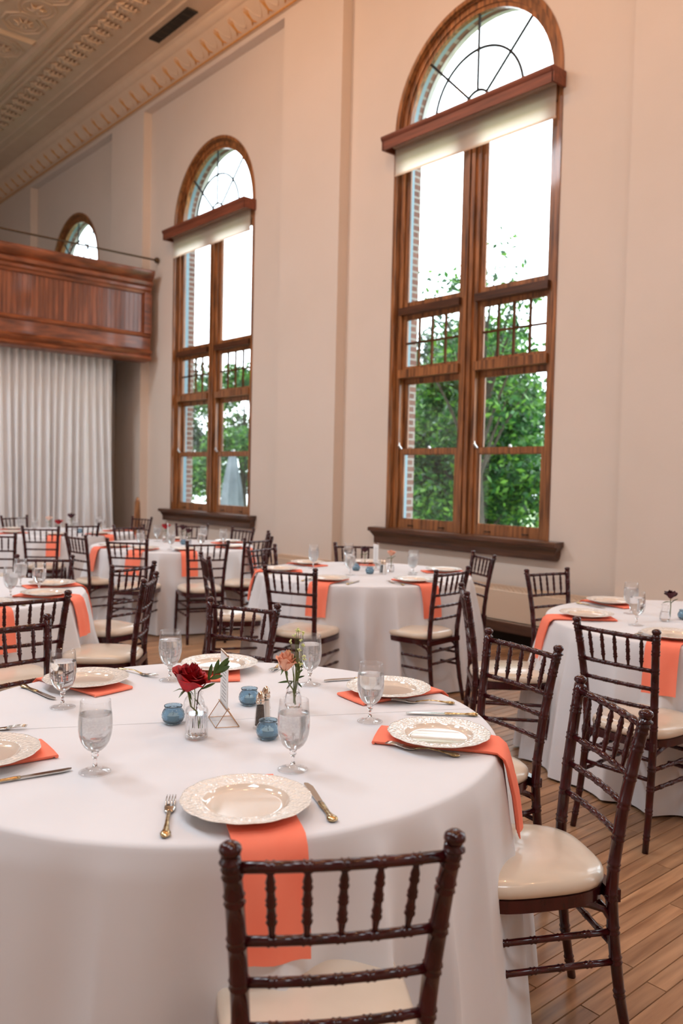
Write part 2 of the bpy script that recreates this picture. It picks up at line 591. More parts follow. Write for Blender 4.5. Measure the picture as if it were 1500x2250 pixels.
def arch_pts(r, z0, seg=28, zs=SPR):
    p = [(-r, z0), (-r, zs)]
    p += [(-r * cos(pi * k / seg), zs + r * sin(pi * k / seg)) for k in range(1, seg)]
    p += [(r, zs), (r, z0)]
    return p
def arch_band(g, r0, r1, y0, y1, z0, seg=28, zs=SPR):
    A, B = arch_pts(r0, z0, seg, zs), arch_pts(r1, z0, seg, zs)
    n = len(A)
    vs = [(x, y0, z) for x, z in A] + [(x, y0, z) for x, z in B] + [(x, y1, z) for x, z in A] + [(x, y1, z) for x, z in B]
    fs = []
    for i in range(n - 1):
        fs += [(i, i + 1, n + i + 1, n + i), (2 * n + i, 3 * n + i, 3 * n + i + 1, 2 * n + i + 1),
               (i, 2 * n + i, 2 * n + i + 1, i + 1), (n + i, n + i + 1, 3 * n + i + 1, 3 * n + i)]
    for i in (0, n - 1):
        fs.append((i, n + i, 3 * n + i, 2 * n + i))
    g.add(vs, fs)
def bay_wall(g, xc, y, x0, x1, z1, flip=1):
    """wall sheet from x0 to x1 with the arched opening cut out"""
    g.add([(x0, y, 0), (xc - RO, y, 0), (xc - RO, y, z1), (x0, y, z1)], [(0, 1, 2, 3)])
    g.add([(xc + RO, y, 0), (x1, y, 0), (x1, y, z1), (xc + RO, y, z1)], [(0, 1, 2, 3)])
    g.add([(xc - RO, y, 0), (xc + RO, y, 0), (xc + RO, y, ZS - .1), (xc - RO, y, ZS - .1)], [(0, 1, 2, 3)])
    P = arch_pts(RO, SPR, 40)[1:-1]
    for i in range(len(P) - 1):
        (a, b), (c, d) = P[i], P[i + 1]
        g.add([(xc + a, y, b), (xc + c, y, d), (xc + c, y, z1), (xc + a, y, z1)], [(0, 1, 2, 3)])

g = G()
edges = []
for xc in WX:
    bay_wall(g, xc, YW, xc - HB, xc + HB, ZTOP)
    g.add([(xc - HB, YP, 0), (xc - HB, YW, 0), (xc - HB, YW, ZTOP), (xc - HB, YP, ZTOP)], [(0, 1, 2, 3)])
    g.add([(xc + HB, YP, 0), (xc + HB, YW, 0), (xc + HB, YW, ZTOP), (xc + HB, YP, ZTOP)], [(0, 1, 2, 3)])
    g.add([(xc - HB, YP, ZTOP), (xc + HB, YP, ZTOP), (xc + HB, YW, ZTOP), (xc - HB, YW, ZTOP)], [(0, 1, 2, 3)])
    g.add([(xc - HB, YP, ZTOP), (xc + HB, YP, ZTOP), (xc + HB, YP, ZC), (xc - HB, YP, ZC)], [(0, 1, 2, 3)])
xs = sorted(WX)
seg = [(X0, xs[0] - HB)] + [(xs[i] + HB, xs[i + 1] - HB) for i in range(len(xs) - 1)] + [(xs[-1] + HB, X1)]
for a, b in seg:
    g.add([(a, YP, 0), (b, YP, 0), (b, YP, ZC), (a, YP, ZC)], [(0, 1, 2, 3)])
# exterior face, so that the wall has its thickness
for xc in WX:
    bay_wall(g, xc, YW + .33, xc - 2.435, xc + 2.435, ZC)
put('wall_right', g, 'wall', kind='structure')

g = G()
FILL_WX = [-10.53, -5.66]  # unseen opposite windows, added to light the window wall and curtain
for xc in FILL_WX:
    bay_wall(g, xc, YB, xc - 2.435, min(xc + 2.435, X1), ZC)
g.add([(X0, YB, 0), (FILL_WX[0] - 2.435, YB, 0), (FILL_WX[0] - 2.435, YB, ZC), (X0, YB, ZC)], [(0, 1, 2, 3)])
g.add([(FILL_WX[-1] + 2.435, YB, 0), (X1, YB, 0), (X1, YB, ZC), (FILL_WX[-1] + 2.435, YB, ZC)], [(0, 1, 2, 3)])
put('wall_left', g, 'wall', kind='structure')
g = G()
g.box(X0 - .1, X0, YB, YW, 0, ZC)
put('wall_back', g, 'wall', kind='structure')
g = G()
g.box(X1, X1 + .1, YB, YW, 0, ZC)
put('wall_front', g, 'wall', kind='structure')

# ------------------------------------------------------------------ floor
fl = put('floor', G().box(X0, X1, YB, YW, -.06, -.004), 'gap', kind='structure')
PW = .0637
rows = []
x = -1.170
while x > -13.2:
    x -= PW
x0 = x
boards = []
rnd = random.Random(3)
x = x0
while x < 3.0:
    y = -1.0 - rnd.random() * 1.5
    while y < YW - .01:
        ln = rnd.uniform(.55, 2.1)
        y2 = min(y + ln, YW - .005)
        boards.append((x, y, y2))
        y = y2
    x += PW
def dist(b):
    cx, cyy = b[0] + PW / 2, max(b[1], min(b[2], 2.6))
    return math.hypot(cx + 1.35, (cyy - 2.5) * .8)
boards.sort(key=dist)
def plank(g, w, l, gp=.0011):
    e = .0012
    a, b, c, d = gp, w - gp, gp, l - gp
    g.add([(a, c, -.004), (b, c, -.004), (b, d, -.004), (a, d, -.004), (a + e, c + e, 0), (b - e, c + e, 0), (b - e, d - e, 0), (a + e, d - e, 0)],
          [(4, 5, 6, 7), (0, 1, 5, 4), (1, 2, 6, 5), (2, 3, 7, 6), (3, 0, 4, 7)])
for i, (bx, a, b) in enumerate(boards[:300]):
    gg = G()
    plank(gg, PW, b - a, rnd.uniform(.0006, .0016))
    put('floorboard', gg, 'maple', fl, loc=(bx, a, rnd.uniform(-.0006, .0002)))
g = G()
for (bx, a, b) in boards[300:]:
    q = G()
    plank(q, PW, b - a)
    g.add([(p[0] + bx, p[1] + a, p[2]) for p in q.v], q.f)
put('floorboards', g, 'maple', fl, kind='stuff')
g = G()
g.box(X0, x0, YB, YW, -.004, 0)
g.box(3.0, X1, YB, YW, -.004, 0)
g.box(x0, 3.0, YB, -1.0, -.0042, -.0002)
put('far_floor', g, 'maple', fl)

# ------------------------------------------------------------------ ceiling with pressed tin relief
ce = put('ceiling', G().box(X0, X1, YB, YW, ZC, ZC + .1), 'ceiling', kind='structure')
def bar(g, x0, x1, y0, y1, h=.02, z=ZC):
    e = min(h, (y1 - y0) / 3, (x1 - x0) / 3)
    g.add([(x0, y0, z), (x1, y0, z), (x1, y1, z), (x0, y1, z), (x0 + e, y0 + e, z - h), (x1 - e, y0 + e, z - h), (x1 - e, y1 - e, z - h), (x0 + e, y1 - e, z - h)],
          [(4, 7, 6, 5), (0, 1, 5, 4), (1, 2, 6, 5), (2, 3, 7, 6), (3, 0, 4, 7)])
for (a, b, h) in ((5.58, 5.64, .02), (5.44, 5.49, .018), (4.86, 4.92, .03), (4.76, 4.83, .02), (4.56, 4.72, .05)):
    gg = G()
    bar(gg, X0, X1, a, b, h)
    put('ceiling_moulding', gg, 'ceiling', ce)
# acanthus leaf relief, one curled leaf per piece
g = G()
for s in (-1, 1):
    for k in range(4):
        t = k / 3
        g.tube([(s * .012, -.14 + .07 * k, -.002), (s * (.05 + .02 * (1 - t)), -.11 + .07 * k, -.026), (s * (.10 - .02 * t), -.08 + .06 * k, -.004)], [.016, .022, .006], 6)
g.tube([(0, -.17, 0), (0, -.05, -.03), (0, .1, -.028), (.02, .17, -.002)], [.014, .022, .018, .006], 6)
leafme = g.mesh('leaf', True)
leafme.materials.append(M['ceiling'])
k = 0
x = -19.0
while x < -5.5:
    put('leaf_relief', leafme, None, ce, loc=(x, 5.12, ZC - .004))
    x += .275
# coffer beams and tiles
bx = [-12.26 + 1.86 * k for k in range(-4, 5)]
for b in bx:
    gg = G()
    bar(gg, b - .08, b + .08, .2, 4.56, .05)
    put('ceiling_beam', gg, 'ceiling', ce)
tile = G()
for rr_, h in ((.27, .02), (.20, .014)):
    o = [(rr_ * cos(pi / 8 + pi / 4 * k) * 1.08, rr_ * sin(pi / 8 + pi / 4 * k) * 1.08) for k in range(9)]
    tile.tube([(a, b, 0) for a, b in o], h, 6, cap=False)
for k in range(8):
    a = pi / 4 * k
    tile.tube([(0.02 * cos(a), .02 * sin(a), 0), (.08 * cos(a), .08 * sin(a), -.02), (.14 * cos(a), .14 * sin(a), 0)], [.008, .022, .005], 6)
tile.lathe([(0, -.03), (.025, -.02), (.03, 0)], 10)
tme = tile.mesh('tile', True)
tme.materials.append(M['ceiling'])
ov = G()
for rr_ in (.27, .20):
    ov.tube([(rr_ * cos(2 * pi * k / 20), rr_ * sin(2 * pi * k / 20) * .9, 0) for k in range(21)], .015, 6, cap=False)
for k in range(5):
    a = 2 * pi * k / 5
    ov.tube([(0, 0, -.01), (.07 * cos(a), .07 * sin(a), -.024), (.13 * cos(a + .3), .13 * sin(a + .3), 0)], [.02, .025, .006], 6)
ome = ov.mesh('tile', True)
ome.materials.append(M['ceiling'])
for b in bx[1:6]:
    for j in range(3):
        for i in range(3):
            xx = b + .44 + .49 * i
            yy = 4.24 - .66 * j
            put('tin_tile', tme if (i + j) % 2 == 0 else ome, None, ce, loc=(xx, yy, ZC - .002), rot=(0, 0, 0))
            if i < 2:
                gg = G()
vent = put('ceiling_vent', G().box(-10.98, -9.93, 5.70, 5.86, ZC - .012, ZC), 'black', ce)
g = G()
for k in range(9):
    y = 5.705 + .018 * k
    g.box(-10.98, -9.93, y, y + .007, ZC - .02, ZC - .010)
for k in range(8):
    x = -10.98 + .15 * k
    g.box(x - .006, x + .006, 5.70, 5.86, ZC - .022, ZC - .012)
put('slat', g, 'grille', vent)

# ------------------------------------------------------------------ cornice
cor = [(YP + .02, 7.33), (YP - .03, 7.33), (YP - .05, 7.345), (YP - .03, 7.36), (YP - .05, 7.375), (YP - .16, 7.44), (YP - .27, 7.55), (YP - .29, 7.555), (YP - .32, 7.57),
       (YP - .35, 7.60), (YP - .36, 7.62), (YP - .40, 7.635), (YP - .40, 7.66), (YP + .02, 7.66)]
tr = put('trim_1', G().prism(cor, lambda u, v, t: (t, u, v), X0, X1), 'cream', kind='structure', smooth=True, sharp=25)
put('gilded_bead', G().tube([(X0, YP - .048, 7.338), (X1, YP - .048, 7.338)], .011, 8), 'gold_paint', tr)
# the painted lily ornaments of the frieze
og = G()
def fz(s, t):                        # s across (x), t up the frieze 0..1 -> point a little proud of the sloping frieze
    y = YP - .055 - .215 * t
    z = 7.378 + .172 * t - .012
    return (s, y, z)
for s in (-1, 0, 1):
    og.tube([fz(0, .18), fz(s * .018, .5), fz(s * .042, .86)], [.012, .013, .004], 6)
for s in (-1, 1):
    og.tube([fz(0, .25), fz(s * .03, .12), fz(s * .055, .06)], [.012, .010, .003], 6)
ome2 = og.mesh('ornament', True)
ome2.materials.append(M['gold_paint'])
wg = G()
wg.tube([fz(-.15 + .3 * k / 10, .15 + .72 * abs(2 * k / 10 - 1) ** 1.5 * 1.0) for k in range(11)], .010, 6)
wme = wg.mesh('garland', True)
wme.materials.append(M['cream'])
x = -8.52 + .355 * 4
while x > -19.5:
    put('frieze_lily', ome2, None, tr, loc=(x, 0, 0))
    put('frieze_scallop', wme, None, tr, loc=(x - .1775, 0, 0))
    x -= .355

# baseboard along the wall
for nm, a, b in (('baseboard_right', X0, X1),):
    put(nm, G().box(a, b, YP - .03, YP + .02, 0, .14), 'base_wood', kind='structure')

# ------------------------------------------------------------------ windows (local: x across, y outward from the wall plane, z up)
def muntin_sash(root, x0, x1, z0, z1, y, st, rb, rt, nx=1, nz=1, mun=.019, name='sash', dy=.035):
    g = G()
    g.box(x0, x0 + st, y, y + dy, z0, z1)
    g.box(x1 - st, x1, y, y + dy, z0, z1)
    g.box(x0 + st, x1 - st, y, y + dy, z0, z0 + rb)
    g.box(x0 + st, x1 - st, y, y + dy, z1 - rt, z1)
    # inner bead
    a, b, c, d = x0 + st, x1 - st, z0 + rb, z1 - rt
    e = .010
    for q in ((a, a + e, c, d), (b - e, b, c, d)):
        g.box(q[0], q[1], y + .010, y + .03, q[2], q[3])
    g.box(a + e, b - e, y + .010, y + .03, c, c + e)
    g.box(a + e, b - e, y + .010, y + .03, d - e, d)
    s = put(name, g, 'win_wood', root)
    if nx > 1:
        g = G()
        for k in range(1, nx):
            xm = a + (b - a) * k / nx
            g.box(xm - mun / 2, xm + mun / 2, y + .004, y + .03, c, d)
        for k in range(1, nz):
            zm = c + (d - c) * k / nz
            g.box(a, b, y + .002, y + .03, zm - mun / 2, zm + mun / 2)
        put('muntin', g, 'muntin_wood', s)
    for i in range(nx):
        for j in range(nz):
            xa, xb = a + (b - a) * i / nx, a + (b - a) * (i + 1) / nx
            za, zb = c + (d - c) * j / nz, c + (d - c) * (j + 1) / nz
            put('pane', G().box(xa, xb, y + .018, y + .021, za, zb), 'pane', s)
    return s

def make_window(name):
    w = empty(name, kind='structure')
    g = G()
    arch_band(g, 1.045, RO, -.012, .13, ZS)
    arch_band(g, 1.030, 1.047, .02, .13, ZS)
    put('casing', g, 'win_wood', w, smooth=True, sharp=35)
    g = G()
    arch_band(g, .972, 1.032, .045, .15, ZS)
    put('box_frame', g, 'win_wood', w, smooth=True, sharp=35)
    g = G()
    g.box(-.11, -.055, .045, .15, ZS, SPR)
    g.box(.055, .11, .045, .15, ZS, SPR)
    g.box(-.055, -.012, .015, .15, ZS, SPR)
    g.box(.012, .055, .015, .15, ZS, SPR)
    g.box(-.012, .012, .04, .15, ZS, SPR)
    put('mullion', g, 'win_wood', w)
    for s in (-1, 1):
        a, b = (.11, .972) if s > 0 else (-.972, -.11)
        # lower hung pair
        lo = muntin_sash(w, a, b, ZS + .005, 1.835, .07, .05, .105, .06, name='lower_sash')
        for q in (.2, .66):
            put('lift_handle', G().tube([(a + q - .03, .066, .99), (a + q - .03, .05, .99), (a + q + .03, .05, .99), (a + q + .03, .066, .99)], .006, 6), 'tarnish', lo)
        put('sash_lock', G().lathe([(0, .028), (.014, .02), (.018, 0)], 12, (a + .43, .088, 1.835)), 'nickel', lo, smooth=True)
        put('side_catch', G().tube([(a + .03, .068, 1.83), (a + .012, .04, 1.87), (a + .008, .05, 1.9)], [.012, .016, .006], 8), 'nickel', lo, smooth=True)
        muntin_sash(w, a, b, 1.78, 2.61, .115, .05, .05, .055, name='upper_sash')
        put('transom', G().box(a - .01, b + .01, .012, .15, 2.612, 2.70), 'win_wood', w)
        muntin_sash(w, a, b, 2.70, 3.30, .075, .047, .03, .045, 4, 2, name='grid_sash')
        put('transom', G().box(a - .01, b + .01, .0, .15, 3.30, 3.375), 'sill_wood', w)
        muntin_sash(w, a, b, 3.375, 5.0, .075, .047, .06, .05, name='tall_sash')
    put('header', G().box(-1.03, 1.03, .0, .15, 5.0, 5.235), 'win_wood', w)
    # fanlight
    g = G()
    arch_band(g, .93, .974, .06, .11, SPR - .03)
    g.box(-.93, .93, .06, .11, SPR - .03, SPR + .02)
    fan = put('fanlight', g, 'win_wood', w, smooth=True, sharp=35)
    g = G()
    yy = .084
    for rr_ in (.57, .16):
        g.tube([(rr_ * cos(pi * k / 32), yy, SPR + .02 + rr_ * sin(pi * k / 32)) for k in range(33)], .0145, 6)
    for a in (45, 90, 135):
        g.tube([(.16 * cos(R(a)), yy, SPR + .02 + .16 * sin(R(a))), (.935 * cos(R(a)), yy, SPR + .02 + .92 * sin(R(a)))], .0145, 6)
    put('glazing_bar', g, 'came', fan, smooth=True)
    def sector(r0, r1, a0, a1):
        n = 10
        v = []
        for y in (.083, .086):
            for k in range(n + 1):
                a = R(a0 + (a1 - a0) * k / n)
                v.append((r0 * cos(a), y, SPR + .02 + r0 * sin(a)))
                v.append((r1 * cos(a), y, SPR + .02 + r1 * sin(a)))
        f = []
        m_ = 2 * (n + 1)
        for k in range(n):
            f += [(2 * k, 2 * k + 1, 2 * k + 3, 2 * k + 2), (m_ + 2 * k, m_ + 2 * k + 2, m_ + 2 * k + 3, m_ + 2 * k + 1)]
        return G().add(v, f)
    put('pane', sector(0.001, .16, 0, 180), 'pane', fan)
    for a in (0, 45, 90, 135):
        put('pane', sector(.16, .57, a, a + 45), 'pane', fan)
        put('pane', sector(.57, .925, a, a + 45), 'pane', fan)
    # sill with its apron
    g = G()
    pr = [(.15, .955), (.15, .93), (-.02, .775), (-.075, .775), (-.075, .845), (-.085, .86), (-.10, .90), (-.115, .905), (-.135, .91), (-.135, .94), (-.125, .952), (-.02, .955)]
    g.prism(pr, lambda u, v, t: (t * (1.0 if v > .88 else .965), u, v), -1.25, 1.25)
    put('window_sill', g, 'sill_wood', w)
    # valance box and blind
    g = G()
    pr = [(-.0, 5.075), (-.185, 5.075), (-.185, 5.165), (-.195, 5.175), (-.205, 5.195), (-.205, 5.215), (0, 5.215)]
    g.prism([(-.165, 5.075), (-.185, 5.075), (-.185, 5.165), (-.195, 5.175), (-.205, 5.195), (-.205, 5.215), (0, 5.215), (0, 5.19), (-.165, 5.19)], lambda u, v, t: (t, u, v), -1.10, 1.10)
    for s in (-1, 1):
        xx = s * 1.10
        g.prism(pr, lambda u, v, t: (t, u, v), xx - .012, xx + .012)
    put('valance', g, 'val_wood', w)
    g = G()
    g.tube([(-1.05, -.055, 5.14), (1.05, -.055, 5.14)], .03, 12)
    g.add([(-1.04, -.042, 4.83), (1.04, -.042, 4.83), (1.04, -.042, 5.14), (-1.04, -.042, 5.14)], [(0, 1, 2, 3)])
    g.box(-1.04, 1.04, -.048, -.034, 4.815, 4.833)
    put('roller_blind', g, 'blind', w)
    # masonry reveal outside
    g = G()
    arch_band(g, .985, 1.25, .152, .21, ZS - .02)
    put('storm_frame', g, 'aluminium', w, smooth=True, sharp=35)
    g = G()
    arch_band(g, 1.0, 1.25, .21, .33, ZS - .02)
    g2 = G()
    put('brick_reveal', g, 'brick', w, smooth=True, sharp=35)
    g = G()
    arch_band(g, .99, 1.25, .28, .34, SPR, 28)
    put('stone_arch', g, 'stone', w, smooth=True, sharp=35)
    put('outer_sill', G().box(-1.25, 1.25, .12, .45, ZS - .12, ZS - .01), 'stone', w)
    return w
w1 = make_window('window_1')
w1.location = (WX[0], YW, 0)
for i, xc in enumerate(WX[1:]):
    o = dup(w1, (xc, YW, 0))
    o.name = 'window_%d' % (i + 2)

for i, xc in enumerate(FILL_WX):  # window copies for the added openings behind the view
    o = dup(w1, (xc, YB, 0), pi)
    o.name = 'window_%d' % (i + 6)

# ------------------------------------------------------------------ heater cover under the windows
h = empty('radiator_cover', (-4.9, 6.2, 0), 0, 'long cream enamel radiator cover with a perforated top running below the windows', 'radiator')
g = G()
L0, L1 = -3.6, 3.2
g.box(L0, L1, -.20, -.185, .24, .50)
g.box(L0, L1, -.20, .16, .235, .25)
g.box(L0, L0 + .015, -.2, .16, .24, .5)
g.box(L1 - .015, L1, -.2, .16, .24, .5)
put('front_panel', g, 'heater', h)
g = G()
n = int((L1 - L0) / .05)
g.box(L0, L1, -.20, -.17, .50, .512)
g.box(L0, L1, .13, .16, .50, .512)
for k in range(n + 1):
    g.box(L0 + .05 * k, L0 + .05 * k + .018, -.17, .13, .50, .512)
for k in range(6):
    g.box(L0, L1, -.165 + .052 * k, -.15 + .052 * k, .499, .511)
put('top_grille', g, 'heater', h)
put('heating_fins', G().box(L0 + .05, L1 - .05, -.15, .12, .30, .40), 'black', h)
put('wooden_ledge', G().box(L0 - .02, L1 + .02, -.235, .16, .15, .235), 'base_wood', h)
put('shade_block', G().box(L0, L1, -.12, .15, 0, .15), 'black', h)  # near-black block puts the shade below the ledge into colour

# ------------------------------------------------------------------ balcony
XB = -12.0
prof = [(-.25, 3.27), (.0, 3.27), (.03, 3.285), (.045, 3.31), (.02, 3.35), (.05, 3.38), (.06, 3.41), (.02, 3.45), (.0, 3.46), (.0, 3.64), (.03, 3.65), (.04, 3.68), (.02, 3.70), (-.03, 3.72),
        (-.03, 4.31), (.0, 4.32), (.01, 4.36), (.03, 4.38), (.03, 4.42), (.07, 4.45), (.08, 4.50), (.05, 4.52), (.10, 4.56), (.13, 4.61), (.135, 4.66), (.12, 4.675), (-.25, 4.675)]
prof = [(u, v) for u, v in prof]
bal = empty('balcony', (XB, 0, 0), 0, 'wooden balcony parapet with moulded cap and vertical beadboard, at the hall\'s far end', 'balcony')
g = G()
lower = [p for p in prof if p[1] <= 3.72] + [(-.25, 3.72)]
upper = [(-.25, 4.31)] + [p for p in prof if p[1] >= 4.31]
YE = 6.36
g.prism(lower, lambda u, v, t: (u - .09, t, v), YB + .02, YE)
put('lower_moulding', g, 'balc_wood', bal, smooth=True, sharp=30)
g = G()
g.prism(upper, lambda u, v, t: (u - .09, t, v), YB + .02, YE)
put('cap_moulding', g, 'balc_wood', bal, smooth=True, sharp=30)
g = G()
g.box(-.25, -.05, YE - .12, YE, 3.7, 4.33)
put('end_stile', g, 'balc_wood', bal)
y = YE - .12
k = 0
bdm = G()
bdm.box(-.2, -.115, 0, .062, 3.715, 4.315)
bdm.tube([(-.115, .068, 3.715), (-.115, .068, 4.315)], .006, 6)
bme = bdm.mesh('board')
bme.materials.append(M['balc_board'])
while y > 1.0 and k < 80:
    y -= .075
    put('beadboard', bme, None, bal, loc=(0, y, 0))
    k += 1
put('backing_panel', G().box(-.25, -.19, YB + .02, YE, 3.7, 4.33), 'balc_board', bal)
g = G()
g.box(X0 + .01 - XB, -.34, YB + .02, YE, 3.36, 3.5)
put('balcony_floor', g, 'dark', bal)
rl = empty('guard_rail', (-12.1, 0, 4.88), 0, 'thin bronze guard rail above the wooden balcony', 'rail')
put('rail_bar', G().tube([(0, YB + .5, 0), (0, 6.46, 0)], .014, 10), 'rail', rl, smooth=True)
put('wall_flange', G().lathe([(0, 0), (.03, 0), (.045, .02), (.045, .05), (0, .05)], 14), 'rail', rl, smooth=True, loc=(0, 6.43, 0), rot=(R(-90), 0, 0))
for yy in (1.2, -3.0):
    put('rail_post', G().tube([(0, yy, -.21), (0, yy, 0)], .012, 8), 'rail', rl)

# ------------------------------------------------------------------ drape under the balcony
def drape(y1, y0, ztop, name):
    n = 900
    vs, fs = [], []
    nf = (y1 - y0) / .118
    rows = 16
    rr_ = random.Random(5)
    ph = [rr_.uniform(-.3, .3) for _ in range(60)]
    for j in range(rows + 1):
        t = j / rows
        for i in range(n + 1):
            s = i / n
            f = s * nf
            k = int(f)
            w_ = f + t * (.28 * sin(f * .9) + .2 * sin(f * 2.3 + 1))
            a = .050 + .035 * t * (0.7 + .5 * sin(k * 1.7))
            q = sin(2 * pi * w_)
            q = math.copysign(abs(q) ** .7, q)
            x = -a * q
            y = y1 - s * (y1 - y0) + .02 * cos(4 * pi * w_) * t + .05 * t * sin(f * .6) + (.07 * t * t if s < .03 else 0)
            vs.append((x, y, ztop * (1 - t) + .01))
    for j in range(rows):
        for i in range(n):
            a = j * (n + 1) + i
            fs.append((a, a + 1, a + n + 2, a + n + 1))
    return G().add(vs, fs)
d = empty('stage_curtain', (-12.42, 0, 0), 0, 'floor-length white pleated curtain hanging below the wooden balcony', 'curtain')
put('fabric', drape(5.88, -2.0, 3.32, 'c'), 'drape', d, smooth=True, sharp=0)
put('curtain_track', G().box(-.03, .03, -2.0, 5.9, 3.315, 3.355), 'dark', d)
pnl = empty('gap_backdrop', (-13.3, 0, 0), 0, 'added pale grey partition seen past the white curtain edge under the balcony', 'backdrop')
put('panel', G().box(-.03, .03, 3.0, 6.34, .0, 3.36), 'dark', pnl)  # added sheet standing in for the unlit space behind the curtain
put('bottom_board', G().box(.03, .05, 3.0, 6.34, 0, .15), 'base_wood', pnl)

# folded screen post by the pilaster
pl = empty('wooden_post', (-11.85, 6.05, 0), 0, 'slender tapered dark wooden post leaning by the wall left of the farther window', 'post')
put('shaft', G().tube([(.03, -.09, .0), (.0, 0, .6), (.0, .0, 1.06)], [.07, .06, .042], 8), 'win_wood', pl, smooth=True)
put('cap', G().lathe([(0, .06), (.02, .045), (.034, 0), (0.02, -.01)], 10, (0, 0, 1.07)), 'win_wood', pl, smooth=True)

# ------------------------------------------------------------------ chiavari chair (local: back at y=0, seat towards +y)
def interp(P, z):
    for (a, b) in zip(P, P[1:]):
        if (a[2] - z) * (b[2] - z) <= 0 and a[2] != b[2]:
            t = (z - a[2]) / (b[2] - a[2])
            return Vector(a).lerp(Vector(b), t)
    return Vector(P[-1])
REAR = [(.170, .005, 0), (.163, .035, .15), (.157, .055, .30), (.155, .064, .42), (.156, .062, .50), (.163, .046, .65), (.174, .022, .80), (.186, 0, .92)]
def rear(z, s=1):
    p = interp(REAR, z)
    return Vector((p.x * s, p.y, p.z))
FRONT = [(.185, .455, 0), (.172, .43, .43)]
def front(z, s=1):
    p = interp(FRONT, z)
    return Vector((p.x * s, p.y, p.z))
def turned(g, fn, zs, r, rings, rr_=.0026, n=12, taper=None):
    """post along fn(z): plain with pairs of little rings"""
    st = []
    z0, z1 = zs
    base = [z0 + (z1 - z0) * k / 10 for k in range(11)]
    pts = [(z, r if taper is None else taper(z)) for z in base if all(abs(z - q) > .014 for q in rings)]
    for q in rings:
        b = r if taper is None else taper(q)
        for dz, e in ((-.011, 0), (-.007, 1), (-.003, 0.1), (.003, 0.1), (.007, 1), (.011, 0)):
            pts.append((q + dz, b + rr_ * e))
    pts.sort()
    g.tube([fn(z) for z, _ in pts], [q for _, q in pts], n)
def rod(g, a, b, r, rings, n=10, rr_=.0017, bow=0.0):
    a, b = Vector(a), Vector(b)
    Ln = (b - a).length
    pts = [(0, r), (1, r), (.25, r), (.75, r)]
    pts = [(t, q) for t, q in pts if all(abs(t - w_) * Ln > .012 for w_ in rings)]
    for w_ in rings:
        for d_, e in ((-.009, 0), (-.006, 1), (-.002, .1), (.002, .1), (.006, 1), (.009, 0)):
            pts.append((w_ + d_ / Ln, r + rr_ * e))
    pts.sort()
    g.tube([a.lerp(b, t) + Vector((0, bow * 4 * t * (1 - t), 0)) for t, _ in pts], [q for _, q in pts], n)
def rails(z, s):
    return rear(z, s)

